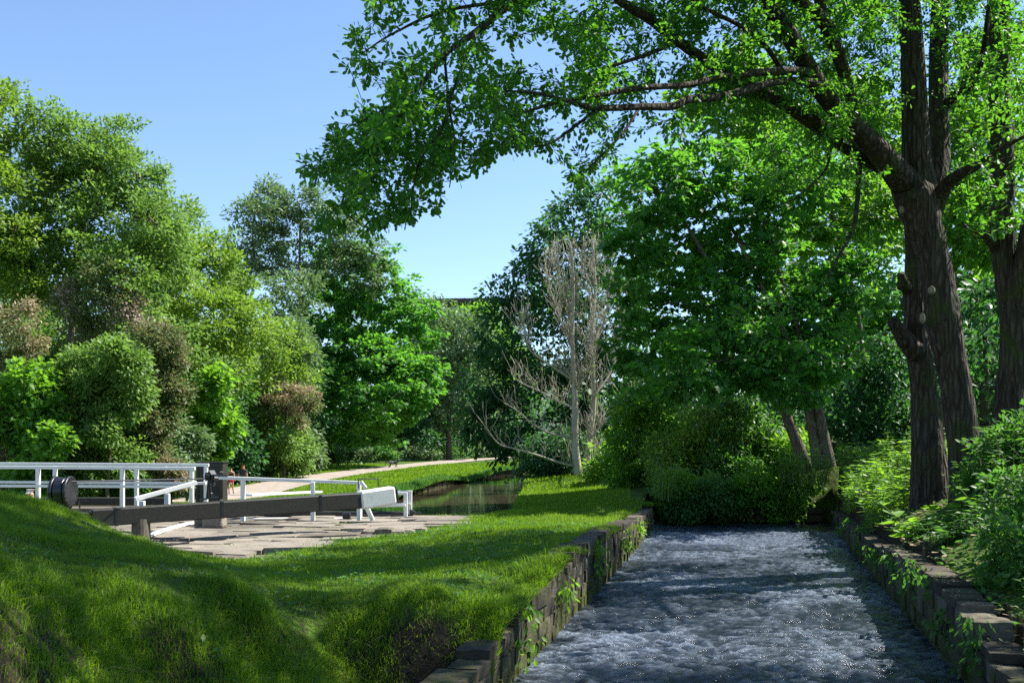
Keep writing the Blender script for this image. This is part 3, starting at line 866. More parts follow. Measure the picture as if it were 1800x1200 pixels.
def tree(label, base, Y, blobs, leaf, size, n, per, cr, mat, bark='bark', trunk=.2, cat='tree', group=None, name='tree', flat=.7, droop=.25, upb=1.0,
         skirt=None, cull=True, split=6, shell=.6, twig=.5, trunks=None, lean=0.0, tvar=.18, spread=.8, low=None, tonef=None, limbk=.014):
    """base = photo position of the foot; blobs = lobes of the crown"""
    if skirt is None: skirt = cat == 'bush' or 'hawthorn' in label or 'thicket' in label
    if skirt:                       # branches sweep down to the ground
        mr = float(np.mean([q[2] for q in blobs])); lo = max(q[1] for q in blobs); xs = [q[0] for q in blobs]
        blobs = list(blobs) + [(RNG.uniform(min(xs), max(xs)), lo + (base[1] - 12 - lo) * t, mr * RNG.uniform(.75, 1.0)) for t in (.25, .5, .8, 1.0, 1.0)]
        n = int(n * 1.45)
    W = blobs_world(blobs, Y, spread)
    if split:                       # break every lobe into smaller uneven ones
        W2 = []
        for x, y, z, r in W:
            for q in range(split):
                d = unit(1)[0] * r * RNG.uniform(.3, .7); rr = r * RNG.uniform(.46, .74)
                W2.append((x + d[0], y + d[1], z + d[2], rr))
        WB = W; W = np.array(W2)
    b = at(base[0], base[1], Y); b[2] = float(gz(b[0], b[1])) - .05
    e = empty(name, b, label, cat, group)
    s = Skel()
    cz = (W[:, :3] * W[:, 3:]).sum(0) / W[:, 3].sum()
    tops = trunks or [(0, 0)]
    for (dx, dxt) in tops:
        bb = b + np.array([dx, RNG.normal() * .1, 0]); tp = np.array([cz[0] + dxt, cz[1], cz[2] + (W[:, 2].max() - cz[2]) * .45])
        mid = bb * .55 + tp * .45; mid[0] = bb[0] + (tp[0] - bb[0]) * .3 + RNG.normal() * .1
        s.limb([bb, bb + (mid - bb) * .5 + RNG.normal(size=3) * .06, mid, tp], trunk * 1.15, trunk * .25, 9, lumpy=.12)
    s.grow(W[:, :3], rtip=trunk * .16, k=limbk, sag=-.05, up=.05, maxr=trunk * .6, sides=6, wander=.06)
    C, O = sample_blobs(W, n, shell)
    gzc = gz(C[:, 0], C[:, 1])
    ok = (C[:, 2] > gzc + .15) | (not cull)
    C, O = C[ok], O[ok]
    tc = C[RNG.random(len(C)) < twig]
    s.grow(tc, rtip=.006 + .00012 * Y, k=.008, sag=.05, maxr=trunk * .3, sides=3)
    s.mb.build('trunk', M[bark], e, smooth=True)
    tb = RNG.normal(size=len(C)) * .15
    if mat in ('brown_leaf', 'hawthorn_leaf'): tb = tb + (fbm(C[:, 0] * .8 + C[:, 1] * .5, C[:, 2] * .8, 55, 3) - .46) * 2.4 - .12
    if tonef is not None: tb = tb + tonef(C)
    foliage('crown', C, per, cr, size, leaf, M[mat], e, flat, droop, upb, tb, O, tvar)
    return e
# ------------------------------------------------------------------ trees on the far side of the lock and canal (left)
tree('tall feathery ash rising highest at the left, its limbs showing through', (110, 845), 41,
     [(120, 235, 68), (70, 245, 50), (170, 265, 65), (200, 330, 75), (140, 330, 85), (245, 325, 40), (60, 330, 75), (180, 410, 85), (255, 400, 65), (90, 430, 95), (300, 440, 60), (20, 440, 60), (225, 480, 70)],
     'rhomb', .20, 1000, 46, .48, 'ash_leaf', trunk=.28, twig=.5, droop=.1, shell=.5, flat=.6)
tree('yellow green tree cut off by the left edge of the view', (-60, 850), 37,
     [(-50, 190, 85), (-15, 190, 45), (-20, 260, 60), (-70, 330, 100), (0, 400, 70), (-20, 480, 85), (-90, 500, 100), (30, 470, 50)],
     'rhomb', .20, 600, 46, .48, 'yellow_leaf', trunk=.26, droop=.1, shell=.55, flat=.6)
tree('light green ash with a sloping top left of the tall airy ash', (330, 840), 52,
     [(330, 420, 55), (285, 410, 45), (370, 450, 50), (300, 480, 75), (390, 500, 55), (350, 540, 80), (270, 540, 60), (420, 560, 55), (400, 620, 60), (320, 620, 70)],
     'rhomb', .23, 820, 46, .54, 'yellow_leaf', trunk=.25, droop=.1, shell=.55, flat=.6)
tree('tall airy ash with sky showing through its thin crown', (520, 815), 80,
     [(440, 385, 48), (425, 420, 40), (490, 370, 45), (545, 372, 45), (600, 390, 42), (640, 430, 35), (470, 440, 55), (540, 450, 55), (600, 470, 50), (660, 480, 35), (500, 520, 60), (430, 490, 40)],
     'rhomb', .34, 520, 42, .70, 'grey_leaf', trunk=.33, droop=.1, shell=.4, twig=.8, flat=.6)
tree('big dense sycamore with a domed dark green crown beside the towpath', (558, 812), 84,
     [(600, 490, 55), (570, 545, 50), (655, 500, 55), (690, 545, 55), (610, 590, 75), (690, 610, 70), (650, 670, 85), (735, 660, 38), (570, 660, 50), (705, 690, 55), (610, 720, 60), (670, 730, 45), (575, 610, 45)],
     'palm', .36, 1000, 30, .72, 'sycamore_leaf', trunk=.42, twig=.3, shell=.82, flat=.45, droop=.3, upb=1.5, spread=.6, split=0)
tree('soft grey green willow standing right of the dense sycamore', (790, 800), 106,
     [(735, 560, 48), (775, 560, 40), (800, 600, 50), (750, 640, 50), (830, 590, 38), (790, 670, 50), (840, 640, 38), (770, 720, 50), (820, 720, 45), (850, 690, 35)],
     'ovate', .5, 560, 24, 1.0, 'grey_leaf', trunk=.35, twig=.2, shell=.7, spread=.6)
tree('rounded yellow green tree top below the far viaduct', (840, 795), 120, [(830, 560, 30), (855, 555, 28), (875, 575, 32), (845, 600, 45), (880, 620, 40), (815, 585, 35), (860, 680, 50)],
     'ovate', .5, 260, 24, 1.1, 'bright_leaf', trunk=.3, twig=.2, shell=.7)
# woodland wall low down behind the towpath
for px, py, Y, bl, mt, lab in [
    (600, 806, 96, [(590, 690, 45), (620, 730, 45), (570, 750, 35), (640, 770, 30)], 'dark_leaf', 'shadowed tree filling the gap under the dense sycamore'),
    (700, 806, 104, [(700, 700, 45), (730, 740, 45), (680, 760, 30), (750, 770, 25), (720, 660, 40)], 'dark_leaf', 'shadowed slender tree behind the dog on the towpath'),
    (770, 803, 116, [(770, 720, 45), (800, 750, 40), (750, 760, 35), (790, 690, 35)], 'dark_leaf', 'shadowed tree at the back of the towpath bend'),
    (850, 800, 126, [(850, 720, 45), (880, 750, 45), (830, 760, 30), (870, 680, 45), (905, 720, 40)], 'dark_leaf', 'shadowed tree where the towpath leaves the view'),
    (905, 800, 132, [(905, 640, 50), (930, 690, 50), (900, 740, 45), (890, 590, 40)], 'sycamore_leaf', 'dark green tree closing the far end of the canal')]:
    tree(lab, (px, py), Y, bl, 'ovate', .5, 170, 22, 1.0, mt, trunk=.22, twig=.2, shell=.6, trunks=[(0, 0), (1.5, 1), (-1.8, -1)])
tree('leafy tree with pale yellow green leaves behind the walking couple', (430, 832), 67,
     [(420, 640, 60), (470, 610, 50), (500, 660, 50), (380, 690, 60), (450, 720, 60), (410, 770, 45), (490, 740, 40), (350, 760, 40)],
     'ovate', .30, 430, 26, .65, 'yellow_leaf', trunk=.2, twig=.4, shell=.6)
tree('grey green willow bush between the brown hawthorn and the sycamore', (500, 825), 72,
     [(500, 600, 45), (530, 620, 35), (510, 660, 40), (520, 770, 35), (540, 795, 22), (505, 785, 28), (475, 790, 28)],
     'rhomb', .40, 260, 30, .7, 'grey_leaf', trunk=.14, twig=.4, shell=.55)
def brownside(px, Y, s=1):
    x0 = (px - 900) * Y / F
    return lambda C: np.clip((C[:, 0] - x0) * .25 * s, -.35, .35)
tree('hawthorn with rusty brown faded blossom hanging toward the canal', (500, 825), 65.5,
     [(505, 690, 30), (530, 700, 24), (485, 715, 30), (522, 735, 20), (548, 712, 14), (470, 690, 28)], 'rhomb', .20, 210, 40, .42, 'brown_leaf', trunk=.12, twig=.5, shell=.4, skirt=False)
tree('green shrub under the rusty hawthorn beside the towpath', (500, 832), 66, [(470, 770, 30), (510, 775, 26), (540, 790, 18), (490, 800, 24), (450, 790, 26)], 'ovate', .26, 220, 26, .55, 'ash_leaf', trunk=.06, cat='bush', twig=.3)
tree('hawthorn with pinkish brown blossom under the tall feathery ash', (190, 840), 37.5,
     [(185, 510, 50), (150, 545, 45), (215, 545, 40), (120, 520, 35), (240, 590, 45), (170, 600, 45)], 'rhomb', .14, 330, 46, .38, 'hawthorn_leaf', trunk=.12, twig=.4, shell=.5)
tree('hawthorn with a long brown streak of dead blossom beside the light green bush', (280, 840), 36,
     [(270, 600, 38), (300, 640, 32), (305, 690, 28), (290, 735, 26), (285, 670, 26), (265, 740, 20)], 'rhomb', .14, 270, 46, .34, 'brown_leaf', trunk=.1, twig=.4, shell=.5)
tree('hawthorn turning rust brown at the left edge above the railing', (10, 845), 34,
     [(15, 560, 42), (45, 590, 36), (-20, 600, 55), (30, 640, 45), (-10, 690, 50)], 'rhomb', .13, 290, 46, .36, 'brown_leaf', trunk=.1, twig=.4, shell=.5)
tree('low hawthorn with brown tipped sprays behind the white railing', (80, 850), 33,
     [(60, 760, 42), (100, 730, 26), (20, 770, 45), (110, 765, 20)], 'rhomb', .13, 210, 44, .32, 'hawthorn_leaf', trunk=.08, twig=.4, shell=.5, cat='bush')
tree('fresh light green ash sapling bush in front of the hawthorns', (190, 845), 33,
     [(180, 670, 55), (225, 645, 40), (140, 660, 40), (230, 700, 45), (160, 720, 45), (200, 620, 30), (255, 680, 25)], 'rhomb', .16, 420, 46, .33, 'ash_leaf', trunk=.08, twig=.5, cat='bush', shell=.5)
tree('bright leafy shrub bulging behind the left white railing', (50, 850), 31.5,
     [(55, 680, 45), (20, 700, 45), (85, 715, 32), (60, 740, 35)], 'palm', .17, 230, 24, .34, 'bright_leaf', trunk=.07, twig=.4, cat='bush', shell=.6, upb=1.4)
tree('bright green young sycamore beside the dark timber cabinet', (350, 845), 45,
     [(350, 730, 40), (375, 690, 32), (330, 770, 35), (390, 750, 32), (320, 715, 28), (370, 790, 25)], 'palm', .24, 240, 24, .45, 'bright_leaf', trunk=.09, twig=.4, shell=.6, upb=1.4)
tree('green leafy tree filling the middle of the left bank', (250, 845), 46,
     [(250, 560, 55), (310, 590, 50), (200, 600, 60), (350, 650, 50), (260, 660, 60), (130, 600, 60), (60, 560, 60)], 'ovate', .22, 460, 34, .55, 'ash_leaf', trunk=.17, twig=.3, shell=.6)
tree('dark backing tree deep in the left bank thicket', (90, 840), 47.5,
     [(40, 620, 70), (130, 680, 65), (20, 740, 70), (110, 780, 60), (190, 740, 60), (-40, 700, 70), (80, 560, 60)], 'ovate', .24, 480, 30, .6, 'herb_dark', trunk=.18, twig=.2, shell=.6)
tree('dark leafy tree between the light green bush and the cabinet', (300, 840), 50,
     [(270, 700, 60), (330, 700, 55), (240, 770, 50), (310, 780, 50), (370, 760, 45), (400, 700, 45), (220, 690, 45)], 'ovate', .24, 440, 30, .6, 'herb_dark', trunk=.18, twig=.2, shell=.6)
tree('dark leafy tree behind the rusty hawthorn by the towpath', (480, 825), 76,
     [(470, 690, 50), (520, 660, 45), (540, 720, 40), (480, 770, 40), (440, 760, 40), (530, 780, 30), (420, 700, 40)], 'ovate', .36, 330, 28, .9, 'dark_leaf', trunk=.2, twig=.2, shell=.6)
# dark shrub belt at their feet
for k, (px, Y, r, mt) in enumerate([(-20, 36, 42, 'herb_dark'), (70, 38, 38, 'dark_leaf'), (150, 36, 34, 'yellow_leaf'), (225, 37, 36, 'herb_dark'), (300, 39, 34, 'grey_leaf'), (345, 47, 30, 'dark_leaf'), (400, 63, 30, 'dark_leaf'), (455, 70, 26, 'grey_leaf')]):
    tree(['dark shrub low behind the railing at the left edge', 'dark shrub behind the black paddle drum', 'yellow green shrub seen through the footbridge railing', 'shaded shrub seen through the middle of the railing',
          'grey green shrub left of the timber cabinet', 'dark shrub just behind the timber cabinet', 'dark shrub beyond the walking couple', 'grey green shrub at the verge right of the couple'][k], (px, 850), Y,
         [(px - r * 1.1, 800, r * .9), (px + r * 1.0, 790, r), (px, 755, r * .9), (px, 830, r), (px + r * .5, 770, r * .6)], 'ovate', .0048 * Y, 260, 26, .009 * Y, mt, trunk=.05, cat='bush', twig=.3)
# low growth in front of the wood along the towpath
for k, (px, Y) in enumerate([(560, 82), (610, 88), (660, 95), (735, 101), (790, 110), (850, 118), (910, 126)]):
    tree('low weedy shrub at the wood edge along the towpath', (px, 808), Y, [(px, 795, 12), (px + 18, 798, 10), (px - 18, 798, 11), (px + 30, 800, 8)], 'ovate', .3, 70, 20, .6, ['herb_dark', 'grey_leaf'][k % 2],
         trunk=.05, cat='shrub', group='low shrubs at the wood edge along the towpath', name='shrub', twig=.1)

# ------------------------------------------------------------------ right of the canal
tree('tall dark tree behind the bare dead tree', (1040, 842), 54,
     [(1010, 385, 45), (1060, 365, 45), (965, 425, 38), (925, 485, 40), (1000, 480, 75), (880, 530, 35), (900, 590, 60), (970, 590, 85), (860, 670, 45), (890, 740, 60), (960, 740, 85), (1060, 540, 85), (1050, 690, 80), (1100, 440, 70), (840, 740, 35), (1110, 620, 80)],
     'ovate', .30, 1150, 28, .62, 'dark_leaf', trunk=.35, twig=.25, shell=.72, spread=.55, split=0)
tree('dark overhanging shrub dipping to the canal on its right bank', (975, 865), 40,
     [(950, 830, 36), (985, 845, 32), (925, 850, 25), (1000, 800, 40), (960, 790, 36), (905, 868, 14)], 'ovate', .17, 330, 24, .35, 'dark_leaf', trunk=.08, cat='bush', twig=.4, droop=.4, shell=.4)
# the dead tree
b = at(1018, 840, 38.5); b[2] = float(gz(b[0], b[1])) - .05
dead = empty('dead_tree', b, 'bare dead tree with two pale trunks and dense upright twigs', 'tree')
s = Skel(); Yd = 38.5
def A(*L, Y=Yd): return [at(px, py, Y + (L[i][2] if len(L[i]) > 2 else 0)) for i, (px, py) in enumerate([l[:2] for l in L])]
def limbA(s, pts, w0, w1, **k):
    Y = np.mean([p[1] for p in pts]); return s.limb(pts, w0 * (.5 if w0 > 10 else .36) * Y / F, w1 / 2 * Y / F, **k)
p0 = A((1017, 842), (1011, 780), (1011, 700), (1006, 600), (1008, 500), (1003, 430)); p0[0][2] = b[2]
limbA(s, p0, 17, 3, sides=9, lumpy=.1)
p0 = A((1031, 838, .3), (1034, 780, .3), (1044, 710, .3), (1040, 600, .3), (1046, 510, .4), (1042, 430, .3)); p0[0][2] = b[2]
limbA(s, p0, 14, 3, sides=9, lumpy=.1)
for L, w in [(((1008, 819), (975, 810, -.4), (943, 799, -.9), (903, 788, -1.3), (876, 779, -1.6), (852, 748, -1.8)), 7), (((1009, 772), (970, 762, -.5), (939, 747, -1.0), (910, 722, -1.2), (886, 708, -1.4)), 6),
             (((1008, 716), (980, 705, .5), (952, 689, .9), (915, 672, 1.2), (898, 655, 1.4)), 6), (((1007, 668), (965, 640, -.4), (930, 612, -.8), (919, 560, -1)), 6), (((1038, 770), (1060, 745, -.3), (1085, 715, -.6), (1110, 690, -.9), (1140, 655, -1.2)), 7),
             (((1042, 700), (1075, 650, .5), (1090, 590, .8), (1088, 530, 1)), 7), (((1008, 620), (985, 560, .4), (965, 500, .7), (958, 440, .8)), 5), (((1041, 620), (1065, 550, -.4), (1070, 480, -.6), (1060, 430, -.6)), 5),
             (((1007, 560), (985, 500, -.5), (975, 450, -.6)), 4), (((1043, 560), (1030, 480, .4), (1025, 415, .5)), 4), (((1032, 815), (1055, 798, -.4), (1080, 770, -.8)), 4), (((1010, 690), (1040, 640, -.6), (1050, 570, -.8)), 4)]:
    limbA(s, A(*L), w, 1.6, sides=6, lumpy=.25)
skel = np.array(s.P); rs = np.array(s.R)
cand = skel[(rs < .13)]
for i in range(2600):
    p = cand[RNG.integers(len(cand))]
    if p[2] < EYE + (HY - 690) * Yd / F and RNG.random() < .5: continue
    if abs(p[0] - b[0]) > .9 and p[2] < EYE + (HY - 620) * Yd / F and RNG.random() < .7: continue
    L = RNG.uniform(.25, 1.25)
    d = np.array([RNG.normal() * .42 + (p[0] - b[0]) * .05, RNG.normal() * .42, 1.0]); d /= np.linalg.norm(d)
    o = unit(1)[0] * .35 * L; o[2] = abs(o[2]) * .2
    q = p + d * L + o * .6
    zt = EYE + (HY - 408) * Yd / F - 1.1 * abs((q[0] - at(1010, 0, Yd)[0]) / 2.0) ** 2
    zt += .5 * (vn(q[0] * 3, 1.5, 6) - .6)
    if q[2] > zt: q[2] = zt - RNG.random() * 1.2
    if q[2] < p[2] + .1: continue
    m = p * .5 + q * .5 + o * .6
    s.limb([p, m, q], .009, .0045, sides=3, n=2, reg=True)
    if i % 2 == 0:
        q2 = m + d * L * .45 + unit(1)[0] * .18
        s.limb([m, (m + q2) / 2 + unit(1)[0] * .04, q2], .007, .004, sides=3, n=2, reg=False)
s.mb.build('trunk', M['pale_bark'], dead, smooth=True)
ends = np.array(s.P)[RNG.integers(0, len(s.P), 70)]
foliage('dry_leaves', ends, 4, .15, .10, 'rhomb', M['yellow_leaf'], dead)

# ------------------------------------------------------------------ the wood on the right bank
tree('broad sycamore leaning over the by-wash on several grey stems', (1440, 828), 26.5,
     [(1150, 330, 70), (1235, 300, 75), (1110, 430, 45), (1195, 420, 80), (1300, 390, 85), (1115, 520, 50), (1230, 540, 85), (1340, 500, 80), (1130, 610, 55), (1230, 640, 75), (1320, 620, 75), (1400, 660, 65), (1430, 550, 70), (1480, 620, 55), (1395, 310, 75), (1500, 500, 55)],
     'palm', .20, 880, 22, .42, 'sycamore_leaf', split=0, trunk=.17, twig=.45, shell=.5, flat=.4, droop=.3, upb=1.6, trunks=[(0, 0), (.25, .9), (-.22, -1.2)], spread=.9)
tree('bright backlit maple spreading behind the broad sycamore', (1530, 820), 31,
     [(1440, 280, 80), (1520, 330, 75), (1360, 260, 70), (1420, 390, 60), (1300, 240, 60), (1550, 240, 70), (1480, 180, 70), (1330, 150, 60), (1230, 190, 50)],
     'palm', .23, 400, 22, .5, 'bright_leaf', trunk=.18, twig=.35, shell=.45, flat=.45, upb=1.3)
tree('bright leafy tree filling the gap behind the twin oak trunks', (1660, 800), 27,
     [(1680, 200, 90), (1760, 130, 80), (1720, 330, 80), (1790, 260, 60), (1640, 400, 60), (1720, 440, 55), (1790, 420, 45), (1540, 380, 50)],
     'ovate', .21, 430, 24, .45, 'bright_leaf', trunk=.17, twig=.4, shell=.4, droop=.35)
tree('sunny yellow green tree far behind the sycamore stems', (1500, 810), 43,
     [(1450, 420, 60), (1520, 460, 60), (1400, 520, 55), (1560, 380, 55), (1500, 560, 60), (1580, 520, 50), (1440, 620, 55), (1560, 620, 55), (1350, 450, 55), (1300, 560, 50)], 'ovate', .27, 520, 26, .65, 'bright_leaf', trunk=.2, twig=.3, shell=.5)
tree('sunny light green tree seen between the oak and the right trunk', (1730, 805), 40,
     [(1700, 420, 45), (1740, 480, 45), (1690, 520, 40), (1730, 380, 45), (1700, 340, 40)], 'ovate', .26, 230, 26, .6, 'bright_leaf', trunk=.18, twig=.3, shell=.5)
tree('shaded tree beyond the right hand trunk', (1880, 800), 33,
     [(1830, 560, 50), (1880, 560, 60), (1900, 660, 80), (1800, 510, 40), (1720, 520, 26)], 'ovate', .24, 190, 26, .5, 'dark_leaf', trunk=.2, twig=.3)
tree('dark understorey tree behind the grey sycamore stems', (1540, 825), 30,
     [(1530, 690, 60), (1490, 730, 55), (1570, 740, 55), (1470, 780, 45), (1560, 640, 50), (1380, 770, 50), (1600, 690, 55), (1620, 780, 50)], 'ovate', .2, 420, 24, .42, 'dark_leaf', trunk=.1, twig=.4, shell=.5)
tree('hillside tree glimpsed hazily between the oak trunks', (1740, 740), 60,
     [(1740, 600, 60), (1700, 650, 50), (1790, 640, 60), (1660, 700, 50), (1750, 700, 60)], 'ovate', .4, 240, 26, .9, 'grey_leaf', trunk=.2)
for lab, px, Y, bl, mt, sz, n in [
    ('bright flowering bramble bush under the sycamore branches', 1130, 31, [(1110, 720, 40), (1150, 700, 35), (1130, 760, 45), (1170, 740, 35), (1100, 780, 35)], 'bright_leaf', .16, 270),
    ('grey green shrub thicket left of the by-wash head', 1200, 29, [(1190, 770, 45), (1230, 740, 42), (1160, 810, 42), (1220, 810, 45), (1250, 780, 40)], 'yellow_leaf', .13, 330),
    ('dark ivy clad bush above the end of the channel', 1290, 28.5, [(1280, 770, 45), (1310, 810, 45), (1265, 830, 40), (1330, 770, 42), (1300, 730, 40)], 'herb_dark', .15, 320),
    ('leafy shrub at the right head of the channel', 1370, 28, [(1370, 800, 42), (1400, 840, 40), (1350, 850, 38), (1410, 790, 36)], 'herb_leaf', .15, 250),
    ('low shaded shrub hanging over the far stone wall', 1230, 25.9, [(1200, 880, 34), (1240, 870, 34), (1180, 900, 26), (1270, 885, 24), (1215, 910, 20)], 'herb_dark', .12, 260),
    ('shaded bramble curtain over the left half of the channel end', 1190, 25.9, [(1175, 870, 26), (1200, 855, 28), (1225, 890, 24), (1250, 865, 26), (1210, 912, 18), (1180, 900, 20)], 'herb_leaf', .11, 300),
    ('shaded leafy curtain over the right half of the channel end', 1330, 25.85, [(1290, 870, 26), (1320, 860, 28), (1350, 875, 26), (1380, 865, 28), (1300, 890, 18), (1400, 890, 22), (1365, 895, 18), (1420, 850, 26), (1330, 835, 22)], 'herb_leaf', .11, 300),
    ('bramble thicket beside the dead tree trunks', 1090, 36, [(1080, 810, 30), (1110, 800, 32), (1060, 835, 24), (1100, 840, 30), (1135, 830, 30)], 'herb_leaf', .17, 250),
    ('dark bush between dead tree and grey shrubs', 1150, 33, [(1150, 850, 32), (1120, 860, 26), (1180, 850, 30), (1200, 840, 34)], 'herb_dark', .15, 230)]:
    tree(lab, (px, 860), Y, bl, 'ovate', sz, n, 24, .0105 * Y, mt, trunk=.06, cat='bush', twig=.4, name='bush', shell=.5, cull=Y > 26, skirt=Y > 26)
# a wood further off, behind everything on the right and left
def wood(name, pts, label, mat, n, cr, size, h0):
    C = []
    for k in range(n):
        i = RNG.integers(len(pts) - 1); t = RNG.random()
        p = np.array(pts[i]) * (1 - t) + np.array(pts[i + 1]) * t
        zb = float(gz(p[0], p[1])); hh = p[2] * (.7 + .6 * fbm(p[0] * .12, p[1] * .12, 7, 3))
        C.append((p[0] + RNG.normal() * 2.5, p[1] + RNG.normal() * 2.5, zb + h0 + RNG.random() ** .8 * hh))
    o = foliage(name, np.array(C), 20, cr, size, 'ovate', M[mat], None)
    return tag(o, label, 'wood', kind='stuff')
wood('distant_wood', [(62, 70, 9), (45, 95, 10), (25, 120, 9), (8, 150, 11)], 'far shaded woodland beyond the right bank', 'grey_leaf', 1100, 1.4, .75, .3)
wood('distant_wood', [(-70, 80, 12), (-45, 100, 13), (-28, 122, 12), (-10, 150, 13)], 'far woodland behind the left bank trees', 'dark_leaf', 1100, 1.4, .75, .3)
wood('distant_wood', [(-40, 44, 6), (-27, 52, 6), (-22, 66, 5)], 'shaded woodland floor growth behind the left bank trees', 'dark_leaf', 700, 1.0, .4, .2)
wood('distant_wood', [(30, 26, 5), (22, 36, 6), (12, 46, 7), (5, 58, 7)], 'shaded woodland behind the right bank trees', 'dark_leaf', 900, 1.1, .4, .2)
# ------------------------------------------------------------------ the big oak (two stems) and its neighbour
def dpath(L):
    return [at(px, py, Y) for px, py, Y in L]
def wr(L, W):
    return [w / 2 * p[2] / F for p, w in zip(L, W)]
def wood_limb(s, L, W, sides=10, rough=.0, n=6, lumpy=.08):
    return s.limb(dpath(L), 0, 0, sides=sides, rough=rough, n=n, radii=wr(L, W), lumpy=lumpy)
ob = at(1660, 880, 15.6); ob[2] = float(gz(ob[0], ob[1])) - .1
oak = empty('oak_tree', ob, 'great oak with two dark stems and long boughs reaching over the channel to the left', 'tree')
s = Skel()
# left stem (leans into the other one higher up)
wood_limb(s, [(1640, 915, 16.2), (1636, 860, 16.2), (1631, 780, 16.2), (1625, 690, 16.2), (1614, 610, 16.1), (1606, 520, 16.0), (1606, 440, 16.0), (1600, 370, 15.9), (1578, 310, 15.8), (1560, 280, 15.7)], [88, 68, 56, 46, 42, 34, 28, 28, 28, 22], 20, .02)
# right stem
wood_limb(s, [(1706, 925, 15.2), (1702, 860, 15.2), (1694, 780, 15.2), (1682, 690, 15.2), (1669, 620, 15.2), (1657, 560, 15.2), (1650, 505, 15.2), (1640, 450, 15.2), (1624, 396, 15.2), (1606, 345, 15.2), (1575, 304, 15.1)], [84, 62, 54, 52, 53, 61, 55, 53, 62, 72, 36], 22, .02)
# broken stub on the left stem, knuckles
wood_limb(s, [(1612, 620, 16.0), (1590, 595, 15.9), (1568, 562, 15.8)], [40, 30, 20], 10, .08)
wood_limb(s, [(1600, 505, 16.0), (1588, 500, 15.8), (1584, 480, 15.7)], [26, 22, 12], 8, .1)
# boughs
L1 = [(1590, 320, 15.1), (1537, 257, 14.6), (1493, 213, 14.2), (1460, 180, 13.9), (1430, 137, 13.6), (1400, 83, 13.3), (1367, 33, 13.0), (1340, -20, 12.7), (1300, -90, 12.3), (1250, -170, 11.8)]
wood_limb(s, L1, [52, 38, 34, 33, 33, 32, 30, 27, 22, 12], 12)
L2 = [(1570, 300, 15.3), (1510, 270, 15.0), (1463, 240, 14.6), (1417, 207, 14.2), (1370, 177, 13.8), (1329, 160, 13.4), (1285, 137, 13.0), (1242, 108, 12.6), (1192, 73, 12.2), (1148, 38, 11.8), (1096, 6, 11.3), (1040, -40, 10.9), (960, -80, 10.5)]
wood_limb(s, L2, [34, 26, 26, 25, 23, 21, 20, 19, 18, 17, 15, 12, 6], 10)
L3 = [(1432, 130, 13.6), (1405, 125, 13.2), (1329, 128, 12.6), (1256, 137, 12.0), (1212, 149, 11.6), (1125, 155, 11.0), (1050, 168, 10.5), (980, 180, 10.1), (900, 205, 9.7)]
wood_limb(s, L3, [16, 14, 13, 12, 11, 10, 8, 7, 4], 8)
L4 = [(1440, 145, 13.6), (1373, 143, 13.0), (1315, 158, 12.4), (1271, 169, 12.0), (1212, 175, 11.5), (1183, 187, 11.3), (1125, 188, 10.9), (1052, 190, 10.4), (1008, 181, 10.1), (950, 165, 9.8), (890, 160, 9.4)]
wood_limb(s, L4, [15, 14, 14, 14, 14, 14, 12, 11, 8, 6, 4], 8)
L5 = [(1340, -20, 12.7), (1200, -70, 11.6), (1050, -50, 10.8), (960, -25, 10.3), (909, 0, 10.0), (837, 56, 9.6), (781, 97, 9.3), (740, 150, 9.1), (690, 230, 8.9), (630, 285, 8.7), (565, 305, 8.5)]
wood_limb(s, L5, [24, 20, 17, 15, 13, 12, 9, 7, 5, 4, 2.4], 8)
for L, W in [([(837, 56, 9.6), (800, 150, 9.3), (775, 230, 9.1), (740, 280, 9.0), (725, 340, 8.9), (722, 385, 8.9)], [7, 5, 4.5, 4, 3, 2]),
             ([(781, 97, 9.3), (790, 190, 9.4), (800, 260, 9.4), (790, 330, 9.4)], [6, 5, 3.5, 2]),
             ([(909, 0, 10.0), (780, 20, 9.6), (690, 60, 9.3), (635, 95, 9.0)], [8, 6, 4, 2]),
             ([(740, 150, 9.1), (680, 190, 8.9), (610, 225, 8.7)], [5, 4, 2]),
             ([(690, 230, 8.9), (640, 300, 8.8), (600, 360, 8.7), (640, 400, 8.7)], [4, 4, 3, 2]),
             ([(1052, 190, 10.4), (1000, 230, 10.2), (960, 255, 10.0), (900, 260, 9.8)], [6, 5, 4, 2]),
             ([(1125, 188, 10.9), (1090, 240, 10.6), (1030, 300, 10.4)], [6, 4, 2]),
             ([(1373, 120, 13.1), (1340, 75, 12.7), (1300, 45, 12.3), (1240, 15, 11.8), (1190, -20, 11.4)], [10, 9, 8, 7, 4]),
             ([(1192, 73, 12.2), (1140, 95, 11.7), (1080, 115, 11.2), (1030, 130, 10.8)], [9, 8, 6, 3]),
             ([(1510, 285, 15.0), (1508, 340, 14.8), (1500, 400, 14.5), (1475, 450, 14.2), (1455, 490, 14.0)], [12, 9, 8, 6, 3]),
             ([(1463, 245, 14.6), (1450, 300, 14.2), (1400, 350, 13.6)], [7, 5, 3])]:
    wood_limb(s, L, W, 6)
